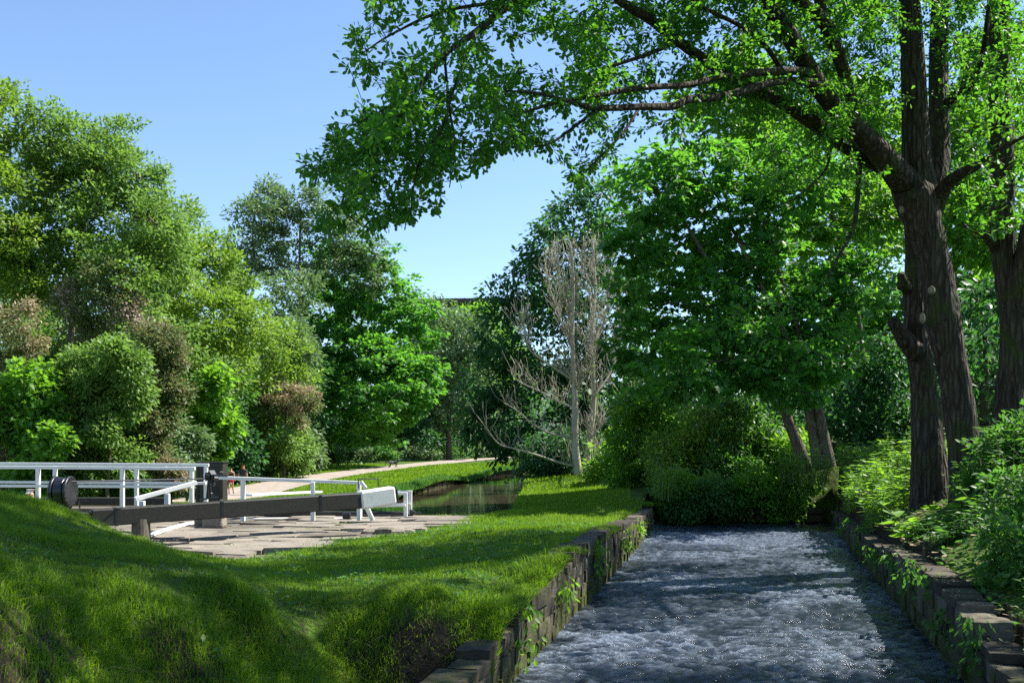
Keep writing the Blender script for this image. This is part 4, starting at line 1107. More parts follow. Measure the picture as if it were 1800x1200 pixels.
# upright limbs
wood_limb(s, [(1618, 350, 15.3), (1612, 290, 15.3), (1609, 220, 15.3), (1606, 140, 15.3), (1602, 60, 15.3), (1596, -40, 15.3), (1590, -160, 15.2), (1580, -300, 15.0), (1560, -440, 14.8)], [64, 52, 46, 42, 38, 34, 30, 22, 8], 12)
wood_limb(s, [(1634, 355, 15.5), (1650, 290, 15.6), (1650, 200, 15.8), (1650, 110, 16.0), (1652, 20, 16.1), (1660, -90, 16.3), (1680, -220, 16.4), (1700, -340, 16.5)], [50, 38, 34, 32, 30, 26, 20, 8], 12)
wood_limb(s, [(1640, 375, 15.3), (1660, 330, 15.0), (1690, 305, 14.6), (1720, 290, 14.1), (1760, 262, 13.6), (1800, 240, 13.2)], [34, 26, 20, 15, 10, 6], 8)
wood_limb(s, [(1655, 190, 15.8), (1685, 165, 15.6), (1712, 140, 15.4), (1728, 95, 15.2), (1735, 40, 15.0), (1745, -60, 14.8)], [22, 18, 14, 11, 9, 4], 8)
wood_limb(s, [(1510, 230, 14.4), (1490, 150, 14.2), (1466, 75, 13.9), (1446, 35, 13.6), (1410, 5, 13.3), (1370, -60, 12.8), (1330, -200, 12.3)], [20, 22, 25, 25, 22, 18, 6], 9)
wood_limb(s, [(1446, 35, 13.6), (1440, -20, 13.6), (1450, -110, 13.6), (1470, -250, 13.5)], [22, 20, 15, 5], 8)
for L, W in [([(1340, -20, 12.7), (1290, -40, 11.5), (1230, -100, 10.0), (1180, -180, 8.8)], [20, 16, 12, 6]), ([(1596, -40, 15.3), (1540, -150, 14.0), (1480, -300, 12.5), (1420, -460, 11.2)], [20, 18, 12, 5]),
             ([(1590, -160, 15.2), (1660, -290, 15.6), (1740, -400, 16.4)], [20, 14, 5]), ([(1660, -90, 16.3), (1750, -180, 17.0), (1850, -280, 17.6)], [18, 14, 5]),
             ([(1250, -170, 11.8), (1130, -240, 10.6), (1000, -300, 9.6)], [12, 9, 4])]:
    wood_limb(s, L, W, 8)

# leaf sprays; the picture positions only serve to take measurements, each spray has its own distance
OUT = [(655, -60), (640, 25), (618, 60), (612, 120), (645, 190), (590, 215), (575, 265), (530, 300), (560, 312), (615, 330), (590, 365), (610, 400), (650, 412), (690, 380), (735, 400), (770, 355), (790, 330), (800, 295), (850, 285), (905, 258), (960, 268), (985, 300), (1020, 330), (1065, 285), (1105, 235), (1180, 260), (1290, 250), (1330, 200), (1450, 250), (1540, 230), (1560, 120), (1560, -60)]
TC = []
def dep(px): return np.interp(px, [520, 700, 900, 1100, 1300, 1560, 1800], [8.5, 9.0, 9.8, 11.0, 12.6, 14.4, 14.6])
while len(TC) < 1250:
    px, py = RNG.uniform(520, 1570), RNG.uniform(-60, 415)
    if not inpoly(np.array([px]), np.array([py]), OUT)[0]: continue
    g_ = float(fbm(px / 75, py / 60, 81, 3))
    gap = g_ < .43
    if (720 < px < 860 and 60 < py < 230) and RNG.random() < .35: gap = True      # thin place round the outer bough
    if (1060 < px < 1120 and py > 170): gap = RNG.random() < .7
    if gap and RNG.random() < .88: continue
    TC.append(at(px, py, dep(px) + .45 + RNG.normal() * .7))
# hanging sprays at the outer end
for px, py in [(540, 300), (560, 290), (590, 225), (600, 260), (620, 120), (630, 65), (660, 30), (610, 355), (600, 385), (640, 400), (655, 380), (690, 340), (720, 380), (725, 345), (790, 340), (775, 325), (800, 300), (1020, 320), (1030, 300), (960, 262), (1070, 275), (650, 190), (580, 370), (560, 400)]:
    for j in range(2): TC.append(at(px + RNG.normal() * 8, py + RNG.normal() * 6, dep(px) + RNG.normal() * .3))
for k in range(430):      # the well leafed inner part of the long boughs
    px, py = RNG.uniform(1060, 1560), RNG.uniform(-60, 255)
    if py > 150 + .2 * (px - 1060) + 40: continue
    TC.append(at(px, py, dep(px) + RNG.uniform(.3, 3.0)))
for k in range(360):
    TC.append(at(RNG.uniform(1300, 1800), RNG.uniform(-60, 330), RNG.uniform(16.5, 19.5)))
for k in range(230):
    TC.append(at(RNG.uniform(1380, 1800), RNG.uniform(-80, 150), RNG.uniform(15.5, 18.5)))
for k in range(330):      # leaves round the stems and bough roots
    px, py = RNG.uniform(1330, 1800), RNG.uniform(-80, 330)
    if 1580 < px < 1670 and py > 190 and RNG.random() < .9: continue
    if py > 200 and RNG.random() < .55: continue
    TC.append(at(px, py, RNG.uniform(12.6, 17.2)))
for k in range(150):      # lower hanging bough in front of the sycamore, lit from behind
    px, py = RNG.uniform(1240, 1560), RNG.uniform(230, 640)
    if RNG.random() < .5 and not (1280 < px < 1480 and 540 < py < 640): continue
    TC.append(at(px, py, RNG.uniform(13.2, 16.2)))
k = 0
while k < 1000:            # the upper crown, above the view, which shades the lawn
    p = np.array([4.2, 12.6, 10.6]) + unit(1)[0] * np.array([7.6, 5.6, 4.4]) * RNG.random() ** .4
    if HY - (p[2] - EYE) * F / p[1] > -40: continue
    if fbm(p[0] * .6, p[1] * .6, 91, 3) < .45: continue
    TC.append(p); k += 1
TC = np.array(TC)
UPPER = TC[-1000:]; TC = TC[:-1000]
s.grow(TC, rtip=.0035, k=.0075, sag=.06, maxr=.035, sides=4, wander=.10)
tw_ = list(s.tw); s.tw = []
s.grow(UPPER, rtip=.004, k=.0075, sag=.06, maxr=.035, sides=3)
s.mb.build('trunk', M['oak_bark'], oak, smooth=True)
tr_ = [o for o in oak.children if o.name.startswith('trunk')][0]
for px, py, Y, w, h in [(1584, 366, 14.86, 9, 15), (1637, 508, 14.82, 15, 19), (1621, 556, 14.80, 12, 24)]:
    mb = MB(); c = at(px, py, Y); nrm = np.array([-.45, -.85, .25])
    mb.lathe(c + nrm * -.06, nrm, [(0, w * .42 * Y / F), (.055, w * .36 * Y / F), (.06, w * .30 * Y / F), (.056, w * .26 * Y / F)], 16)
    V = np.concatenate(mb.V); V[:, 2] = c[2] + (V[:, 2] - c[2]) * h / w * .9; mb.V = [V]
    mb.build('pruning_scar', M['scar'], tr_)
twig_leaves('upper_crown', s.tw, 24, .15, 'ovate', M['oak_leaf'], oak, reach=.9, rosette=8, spread=.22)
twig_leaves('crown', tw_, 20, .074, 'oak', M['oak_leaf'], oak, reach=.85, rosette=6, spread=.12)

cb = at(1770, 850, 17.0); cb[2] = float(gz(cb[0], cb[1])) - .1
nb = empty('oak_tree', cb, 'single forked oak trunk standing nearest the right edge', 'tree')
s = Skel()
wood_limb(s, [(1766, 860, 17), (1767, 790, 17), (1776, 700, 17), (1783, 625, 17), (1782, 560, 17), (1776, 510, 17), (1766, 460, 17), (1762, 400, 17), (1762, 340, 17), (1761, 250, 17), (1757, 150, 17), (1756, 50, 17), (1758, -60, 17), (1762, -200, 17), (1770, -360, 17)], [82, 60, 52, 48, 46, 46, 40, 42, 40, 38, 36, 34, 32, 24, 8], 18, .03)
wood_limb(s, [(1786, 560, 17), (1798, 480, 16.8), (1812, 400, 16.6), (1830, 280, 16.4), (1860, 100, 16.2), (1890, -100, 16)], [44, 38, 34, 30, 24, 10], 14)
wood_limb(s, [(1752, 440, 17), (1735, 416, 16.8), (1712, 402, 16.6), (1694, 397, 16.4)], [20, 15, 11, 5], 8)
T2 = []
while len(T2) < 330:
    p = at(RNG.uniform(1680, 1850), RNG.uniform(-420, 420), RNG.uniform(14.5, 19.5))
    py = HY - (p[2] - EYE) * F / p[1]
    if py > 150 and RNG.random() < .5: continue
    T2.append(p)
T2 = np.array(T2)
s.grow(T2, rtip=.004, k=.008, sag=.06, maxr=.05, sides=4)
s.mb.build('trunk', M['oak_bark'], nb, smooth=True)
twig_leaves('crown', s.tw, 22, .11, 'oak', M['oak_leaf'], nb)

# unseen tree added just outside the view to shade the mound and by-wash
shade = empty('shade_tree', (7.4, 5.2, float(gz(7.4, 5.2)) - .1), 'unseen tree added just outside the right edge of the view to shade the mound', 'tree')
s = Skel()
s.limb([(7.4, 5.2, 1.0), (7.2, 5.4, 4), (6.4, 6.0, 7.5), (5.0, 7.0, 10.5)], .26, .06, 10, lumpy=.1)
s.limb([(7.1, 5.4, 5), (5.5, 6.6, 7.6), (3.2, 7.6, 9.4), (.8, 8.2, 10.2)], .14, .03, 8, lumpy=.1)
T3 = []
while len(T3) < 560:
    p = np.array([5.6, 8.6, 9.8]) + unit(1)[0] * np.array([7.6, 5.6, 3.0]) * RNG.random() ** .4
    if p[1] > 1 and HY - (p[2] - EYE) * F / p[1] > -70 and abs(p[0] / p[1]) < .58: continue
    if fbm(p[0] * .5, p[1] * .5, 95, 3) < .39: continue
    T3.append(p)
T3 = np.array(T3)
s.grow(T3, rtip=.004, k=.008, sag=.06, maxr=.05, sides=3)
s.mb.build('trunk', M['bark'], shade, smooth=True)
foliage('crown', T3, 26, .42, .15, 'ovate', M['sycamore_leaf'], shade, flat=.5)
# ------------------------------------------------------------------ the lock
def V3(px, py, Y): return at(px, py, Y)
# near gate: balance beam on its heel post
gp = V3(247, 945, 16.8); gp[2] = .40
gate = empty('lock_gate', gp, 'long black balance beam with white tip, resting on its heel post at the lock side', 'lock gate')
a0, a1 = V3(118, 908, 16.3), V3(631, 879, 18.75)
mid = V3(160, 910, 16.4)
mb = MB(); mb.bar(mid, a1, .30, .285, w2=.30, h2=.30, bev=.02)
beam = mb.build('balance_beam', M['black_wood'], gate)
mb = MB(); mb.bar(a0, mid + (a0 - mid) * .01, .24, .17, bev=.01); mb.build('beam_tenon', M['black_wood'], beam)
tip0 = a1 + (a1 - mid) / np.linalg.norm(a1 - mid) * .002; tip1 = V3(692, 869.5, 19.05)
mb = MB(); mb.bar(tip0, tip1, .33, .345, bev=.035, w2=.32, h2=.34); mb.build('beam_tip', M['white'], beam)
dd = (tip1 - tip0) / np.linalg.norm(tip1 - tip0)
mb = MB(); mb.bar(tip1 + dd * .002, tip1 + dd * .05, .29, .31, bev=.03); mb.build('end_plate', M['black_metal'], beam)
mb = MB(); mb.tube(catmull([V3(630, 858, 18.7), V3(630, 845, 18.7), V3(632, 842, 18.72), V3(662, 841, 18.9), V3(664.5, 844, 18.92), V3(665, 856, 18.92)], 4), [.011] * 21, 8); mb.build('handle', M['black_metal'], beam)
c = V3(247, 930, 16.75)
mb = MB(); mb.lathe((c[0], c[1] + .02, .22), (0, 0, 1), [(0, .17), (.05, .165), (.52, .15), (.60, .145)], 20); mb.build('heel_post', M['brown_wood'], gate, smooth=False)
# sloping white hand rail fixed on the beam
def railing(name, label, posts, rails, parent=None, cat='railing', pw=.085, group=None, ret=True):
    """posts: (px, ytop, ybottom or z, Y); rails: list of (px0,py0,Y0,px1,py1,Y1,h)"""
    px, yt, zb, Y = posts[0]; b = at(px, yt, Y); b[2] = zb
    e = empty(name, b, label, cat, group)
    for px, yt, zb, Y in posts:
        t = at(px, yt, Y); q = t.copy(); q[2] = zb
        mb = MB(); mb.bar(q, t, pw, pw, up=(0, 1, 0)); mb.build('post', M['white'], e)
    for x0, y0, Y0, x1, y1, Y1, h in rails:
        mb = MB(); mb.bar(at(x0, y0, Y0), at(x1, y1, Y1), .075, h); mb.build('rail', M['white'], e)
    return e
# heights above the footbridge: posts stop 2 mm under the rails
railing('footbridge_railing', 'nearer white railing of the lock footbridge, its top rail ending before the timber cabinet',
        [(67, 824, .42, 22), (215, 825, .42, 22), (337, 826, .42, 22), (-90, 823, .42, 22)],
        [(-140, 820, 21.98, 343, 823, 22, .07), (-140, 853, 21.9, 337, 855, 21.9, .06)])
railing('footbridge_railing', 'further white railing of the lock footbridge, its top rail just above the nearer one',
        [(97, 817, .40, 23.2), (240, 818, .40, 23.2), (362, 819, .40, 23.2), (-60, 816, .40, 23.2)],
        [(-140, 814, 23.2, 367, 817, 23.2, .07), (-140, 846, 23.1, 362, 849, 23.1, .06)])
railing('handrail', 'short white handrail sloping up from the black balance beam to the railing',
        [(250, 880, .88, 17.1), (294, 867, .90, 17.4)], [(237, 877, 17.05, 345, 848, 17.75, .075)], cat='handrail')
railing('handrail', 'long white handrail behind the beam, running from the windlass to the white tip',
        [(427, 842, .50, 20.6), (550, 847, .50, 20.8), (631, 849, .49, 21.0)], [(380, 839, 20.5, 632, 848, 21.0, .07)], cat='handrail')
pr = railing('handrail', 'white handrail frame at the canal end, right of the white beam tip',
        [(713, 868, .42, 22.2), (721, 866, .30, 23.0), (633, 870, .40, 22.3)], [(633, 867, 22.2, 716, 867, 22.2, .06), (640, 864, 23.0, 724.5, 864, 23.0, .06), (640, 889, 22.12, 713, 888, 22.12, .05), (640, 886, 22.92, 721, 885, 22.92, .05)], cat='handrail')
mb = MB(); mb.bar(V3(644, 889, 21.2), V3(655, 914, 21.2), .09, .09, up=(0, 1, 0)); mb.build('brace', M['white'], pr)
mb = MB(); mb.bar(V3(634, 846, 20.9), V3(643, 858, 20.9), .07, .07, up=(0, 1, 0)); mb.build('brace', M['white'], pr)
# white board on the far beam
tag((lambda mb: (mb.bar(V3(436, 869.5, 21.6), V3(560, 864, 24.5), .22, .05), mb.build('white_plank', M['white']))[1])(MB()), 'white topped plank lying along the walkway behind the beam', 'plank')
# far gate beams
e = empty('lock_gate', V3(585, 908, 23.3), 'low black beam of the far gate lying close to the water', 'lock gate')
mb = MB(); mb.bar(V3(455, 902, 22.9), V3(716, 903, 23.3), .22, .11); mb.build('balance_beam', M['black_wood'], e)
mb = MB(); mb.bar(V3(425, 911, 22.3), V3(622, 911, 22.4), .26, .03); mb.build('coping_edge', M['white'], e)
e = empty('lock_gate', V3(180, 885, 24), 'dark timber beam seen through the footbridge railing at the left', 'lock gate')
mb = MB(); mb.bar(V3(40, 880, 24.3), V3(300, 880, 24.3), .25, .17); b_ = mb.build('balance_beam', M['black_wood'], e)
mb = MB(); mb.tube(catmull([V3(140, 893, 22), V3(140, 881, 22), V3(143, 880, 22), V3(152, 880, 22)], 3), [.018] * 10, 6); mb.build('handle', M['black_metal'], b_)
mb = MB(); mb.bar(V3(-60, 895, 22.6), V3(345, 893, 22.6), 1.0, .08); 
tag(mb.build('footbridge_deck', M['brown_wood']), 'timber deck of the lock footbridge between its two railings', 'footbridge')
# white painted coping line
mb = MB()
cl = [V3(262, 946, 17.2), V3(285, 936, 18.2), V3(312, 927, 19.3), V3(340, 921, 20.3)]
for i in range(3):
    p, q = cl[i].copy(), cl[i + 1].copy(); p[2] = q[2] = .50; mb.bar(p, q + (q - p) * -.004, .09, .05)
tag(mb.build('coping_edge', M['white']), 'white painted stone edge curving along the lock chamber', 'coping')
# paddle drum
dp = V3(110, 905, 15.7); dp[2] = .9
pd = empty('paddle_gear', dp, 'black iron paddle drum on a post, with a long rod to the windlass', 'paddle gear')
c0 = V3(95.5, 863.5, 15.6); rr = .245
mb = MB(); mb.lathe(c0 + np.array([.06, 0, 0]), (1, 0, 0), [(0, .215), (.01, .225), (.14, .225), (.15, .215)], 36); drum = mb.build('drum', M['black_metal'], pd, smooth=False)
for x0 in (0, .225):
    mb = MB(); mb.lathe(c0 + np.array([x0, 0, 0]), (1, 0, 0), [(0, rr - .01), (.008, rr), (.042, rr), (.05, rr - .01)], 36); fl = mb.build('flange', M['black_metal'], pd)
    for k in range(16):
        an = k * math.pi / 8; mb = MB()
        mb.lathe(c0 + np.array([x0 - .012 if x0 == 0 else x0 + .048, math.cos(an) * .215, math.sin(an) * .215]), (1, 0, 0), [(0, .012), (.014, .012)], 6)
        mb.build('bolt', M['black_metal'], fl)
mb = MB(); mb.bar((c0[0] + .12, c0[1], .5), (c0[0] + .12, c0[1], c0[2] - .20), .2, .3, up=(0, 1, 0)); mb.build('stand', M['black_wood'], pd)
mb = MB(); mb.tube([V3(124, 846, 15.6), V3(240, 843.5, 16.5), V3(363, 841, 17.6)], [.013] * 3, 8); mb.build('rod', M['black_metal'], pd)
# windlass head on the beam
wp = V3(366, 878, 17.7)
wd = empty('windlass', wp, 'small black windlass gear standing on the balance beam', 'windlass')
mb = MB(); mb.bar(V3(364, 876, 17.65), V3(367, 842, 17.65), .035, .045, up=(0, 1, 0)); mb.bar(V3(371, 876, 17.7), V3(368, 842, 17.7), .03, .035, up=(0, 1, 0)); mb.build('stand', M['black_metal'], wd)
mb = MB(); c = V3(366, 837, 17.62); mb.lathe(c + np.array([-.045, 0, 0]), (1, 0, 0), [(0, .05), (.09, .05)], 14)
for k in range(10):
    an = k * math.pi / 5; mb.bar(c + np.array([-.03, 0, 0]) + np.array([0, math.cos(an), math.sin(an)]) * .045, c + np.array([-.03, 0, 0]) + np.array([0, math.cos(an), math.sin(an)]) * .075, .022, .03, up=(1, 0, 0))
mb.build('gear_wheel', M['black_metal'], wd)
mb = MB(); mb.bar(V3(370, 829, 17.7), V3(378, 844, 17.6), .12, .10); mb.bar(V3(368, 845, 17.6), V3(377, 852, 17.6), .07, .06); mb.build('gear_box', M['black_metal'], wd)
mb = MB(); mb.tube([V3(372, 835, 17.6), V3(392, 835.5, 17.5), V3(400, 836, 17.45)], [.02, .018, .013], 8); mb.build('spindle', M['black_metal'], wd)
mb = MB(); mb.bar(V3(352, 877.5, 17.6), V3(384, 873.5, 17.75), .12, .02); mb.build('base_plate', M['black_metal'], wd)
mb = MB(); mb.tube(catmull([V3(366, 874, 17.6), V3(371, 866, 17.55), V3(377, 874, 17.6)], 3), [.014] * 7, 6); mb.build('catch', M['black_metal'], wd)
# second small windlass by the water
w2 = empty('windlass', V3(724, 906, 22.6), 'small black windlass gear beside the canal water at the white frame', 'windlass')
mb = MB(); mb.bar(V3(723, 912, 22.6), V3(724, 898, 22.6), .07, .06, up=(0, 1, 0)); mb.build('stand', M['black_metal'], w2)
mb = MB(); mb.lathe(V3(720, 899, 22.55), (1, 0, 0), [(0, .05), (.09, .05)], 10); mb.bar(V3(722, 898, 22.5), V3(730, 902, 22.5), .08, .08); mb.build('gear_wheel', M['black_metal'], w2)
mb = MB(); mb.tube([V3(728, 900, 22.5), V3(741, 901, 22.5)], [.022, .016], 6); mb.build('spindle', M['black_metal'], w2)
mb = MB(); mb.tube([V3(612, 904, 22.6), V3(660, 905, 22.6), V3(722, 905, 22.6)], [.02] * 3, 6); mb.build('rod', M['black_metal'], w2)
w3 = empty('paddle_gear', V3(608, 912, 21.9), 'little black drum low on the paving under the white tip', 'paddle gear')
mb = MB(); mb.lathe(V3(602.5, 906, 21.9), (1, 0, 0), [(0, .06), (.01, .07), (.13, .07), (.14, .06)], 18); mb.build('drum', M['black_metal'], w3)
mb = MB(); mb.lathe(V3(616, 906, 21.9), (-1, 0, 0), [(0, .075), (.02, .08), (.03, .08)], 18); mb.build('flange', M['black_metal'], w3)
mb = MB(); mb.bar(V3(609, 914, 21.9), V3(609, 908, 21.9), .10, .1, up=(0, 1, 0)); mb.build('stand', M['black_metal'], w3)
# dark timber cabinet
cbp = V3(369, 905, 24.4); cbp[2] = .35
cab = empty('timber_cabinet', cbp, 'tall black timber cabinet at the end of the footbridge railings', 'cabinet')
x0, x1 = V3(346, 0, 24.4)[0], V3(392, 0, 24.4)[0]; zt = V3(0, 813.5, 24.4)[2]; Yc = 24.4
mb = MB(); mb.bar(((x0 + x1) / 2, Yc + .2, .30), ((x0 + x1) / 2, Yc + .2, zt), x1 - x0, .4, up=(0, 1, 0), bev=.006); body = mb.build('body', M['black_wood'], cab)
mb = MB(); mb.bar((x0 - .02, Yc + .2, zt + .018), (x1 + .02, Yc + .2, zt + .018), .46, .03); mb.build('lid', M['black_wood'], cab)
for xx in (x0 + .02, x1 - .045):
    mb = MB(); mb.bar((xx, Yc - .012, .32), (xx, Yc - .012, zt - .003), .06, .02, up=(0, 1, 0)); mb.build('frame', M['black_wood'], body)
for zz in (.75, 1.45):
    mb = MB(); mb.bar((x1 - .07, Yc - .03, zz), (x1 + .004, Yc - .03, zz), .014, .04); mb.build('hinge', M['pale_bark'], body)
for px, py, Y, hf, dz, lab in [(377, 912, 19.6, (.20, .16, .17), -.02, 'larger squared grey stone block under the black beam'), (356, 914, 19.9, (.13, .14, .11), -.02, 'smaller grey stone block left of the larger one under the beam')]:
    mb = MB(); p = V3(px, py, Y); stone(mb, (p[0], p[1], p[2] + dz), hf, rnd=.02)
    tag(mb.build('stone_block', M['pave_stone'], tone=True, smooth=True), lab, 'stone block')
# iron straps and bolt heads on the balance beam
ub = (a1 - mid) / np.linalg.norm(a1 - mid)
for t in (.35, 2.1, 3.9):
    mb = MB(); q = mid + ub * t; mb.bar(q, q + ub * .055, .308, .302, bev=.004); st_ = mb.build('strap', M['black_metal'], beam)
    for zz in (-.08, .08):
        mb = MB(); mb.lathe(q + ub * .027 + np.array([0, -.153, zz]), (0, -1, 0), [(0, .016), (.012, .014)], 8); mb.build('bolt', M['black_metal'], st_)
mb = MB()
for k in range(26):
    t = k / 25; px = 264 + 74 * t; py = 951 + 4 * math.sin(t * 9) + 2 * t
    c = at(px, py, 16.4); c[2] = .475 + .012 * (k % 2)
    an = np.linspace(0, 2 * np.pi, 9); r1, r2 = .032, .016
    ax = np.array([1, .25 * math.sin(k), 0]); bx = np.array([0, .6, .8]) if k % 2 else np.array([-.2, 1, 0])
    mb.tube(c + np.cos(an)[:, None] * ax * r1 + np.sin(an)[:, None] * bx * r2, np.full(9, .006), 5)
tag(mb.build('mooring_chain', M['black_metal']), 'black iron chain lying on the flags beside the heel post', 'chain')
mb = MB(); mb.tube([at(262, 954, 16.3), at(300, 957, 16.2), at(332, 953, 16.5)], [.016, .014, .016], 6)
tag(mb.build('iron_bar', M['black_metal']), 'thin iron bar lying on the paving by the chain', 'iron bar')

# ------------------------------------------------------------------ far viaduct and hill
ve = empty('viaduct', (-14, 230, 0), 'dark girder viaduct glimpsed in the sky gap above the far trees', 'viaduct')
zt = EYE + (HY - 525.5) * 230 / F
M['girder'] = surf('girder', [(0.045, 0.04, 0.045), (0.08, 0.07, 0.075)], .5, .8, 0)
mb = MB(); mb.bar((-26, 233, zt - .6), (6, 230.2, zt - .6), 7, 1.1); mb.build('deck', M['girder'], ve)
for k in range(16):
    x = -25 + 2 * k; y = 236 - 10 * (x + 70) / 130; mb = MB()
    mb.bar((x, y - 3.52, zt - 1.15), (x, y - 3.52, zt - .05), .25, .1, up=(0, 1, 0)); mb.build('girder_rib', M['girder'], ve)
for x in (-22, -6):
    y = 236 - 10 * (x + 70) / 130
    mb = MB(); mb.bar((x, y, -2), (x, y, zt - 1.17), 3, 5, up=(0, 1, 0)); mb.build('pier', M['wall_stone'] if False else M['girder'], ve)
hx, hy = np.meshgrid(np.linspace(-420, 420, 120), np.linspace(380, 700, 40))
hz = 62 * np.exp(-((hx + 23) / 46) ** 2) * np.exp(-((hy - 520) / 110) ** 2) + 38 * np.exp(-((hx - 220) / 150) ** 2) * np.exp(-((hy - 520) / 120) ** 2) + 30 * np.exp(-((hx + 260) / 150) ** 2) * np.exp(-((hy - 520) / 120) ** 2) + 9 * fbm(hx / 14, hy / 14, 3, 4) - 6
hz *= 1.24
ii = (np.arange(39)[:, None] * 120 + np.arange(119)[None, :])
M['hill'] = surf('wooded_hill', [(0.03, 0.06, 0.035), (0.06, 0.10, 0.06)], .08, .95, 0, detail=8)
tag(link('hills', mesh_from('hills', np.stack([hx.ravel(), hy.ravel(), hz.ravel()], 1), np.full(ii.size, 4), np.stack([ii, ii + 1, ii + 121, ii + 120], -1).reshape(-1)), M['hill']), kind='structure')

# ------------------------------------------------------------------ people and dog
M['skin'] = surf('skin', [(0.42, 0.24, 0.17), (0.50, 0.30, 0.22)], 8, .5, 0)
M['hair_ginger'] = surf('hair_ginger', [(0.22, 0.10, 0.04), (0.32, 0.16, 0.07)], 30, .6, .3)
M['hair_brown'] = surf('hair_brown', [(0.10, 0.045, 0.02), (0.18, 0.08, 0.04)], 30, .6, .3)
M['cloth_black'] = surf('cloth_black', [(0.018, 0.018, 0.022), (0.035, 0.035, 0.04)], 12, .85, .2)
M['cloth_grey'] = surf('cloth_grey', [(0.03, 0.034, 0.04), (0.055, 0.06, 0.068)], 12, .85, .2)
M['cloth_red'] = surf('cloth_red', [(0.48, 0.02, 0.05), (0.58, 0.04, 0.07)], 12, .8, .2)
M['cloth_orange'] = surf('cloth_orange', [(0.62, 0.06, 0.02), (0.72, 0.09, 0.03)], 12, .8, .2)
M['cap_cloth'] = surf('cap_cloth', [(0.55, 0.5, 0.45), (0.65, 0.6, 0.55)], 12, .8, .2)
M['shoe'] = surf('shoe', [(0.05, 0.05, 0.055), (0.12, 0.12, 0.12)], 10, .7, 0)
M['dog_fur'] = surf('dog_fur', [(0.02, 0.02, 0.022), (0.10, 0.10, 0.105), (0.35, 0.34, 0.33)], 7, .8, .4, pos=[.35, .5, .7])
def skin_body(name, verts, edges, rad, mat, parent, sub=1, scale=1.0, off=(0, 0, 0), rz=0.0):
    me = bpy.data.meshes.new(name); bm = bmesh.new()
    lay = bm.verts.layers.skin.verify()
    cz, sz = math.cos(rz), math.sin(rz)
    vs = []
    for (x, y, z), r in zip(verts, rad):
        v = bm.verts.new(((x * cz - y * sz) * scale + off[0], (x * sz + y * cz) * scale + off[1], z * scale + off[2]))
        r = r if isinstance(r, tuple) else (r, r)
        v[lay].radius = (r[0] * scale, r[1] * scale); vs.append(v)
    vs[0][lay].use_root = True
    for a, b in edges: bm.edges.new((vs[a], vs[b]))
    bm.to_mesh(me); bm.free()
    o = link(name, me, mat, parent)
    o.modifiers.new('skin', 'SKIN').use_smooth_shade = True
    ss = o.modifiers.new('sub', 'SUBSURF'); ss.levels = sub + 1; ss.render_levels = sub + 1
    return o
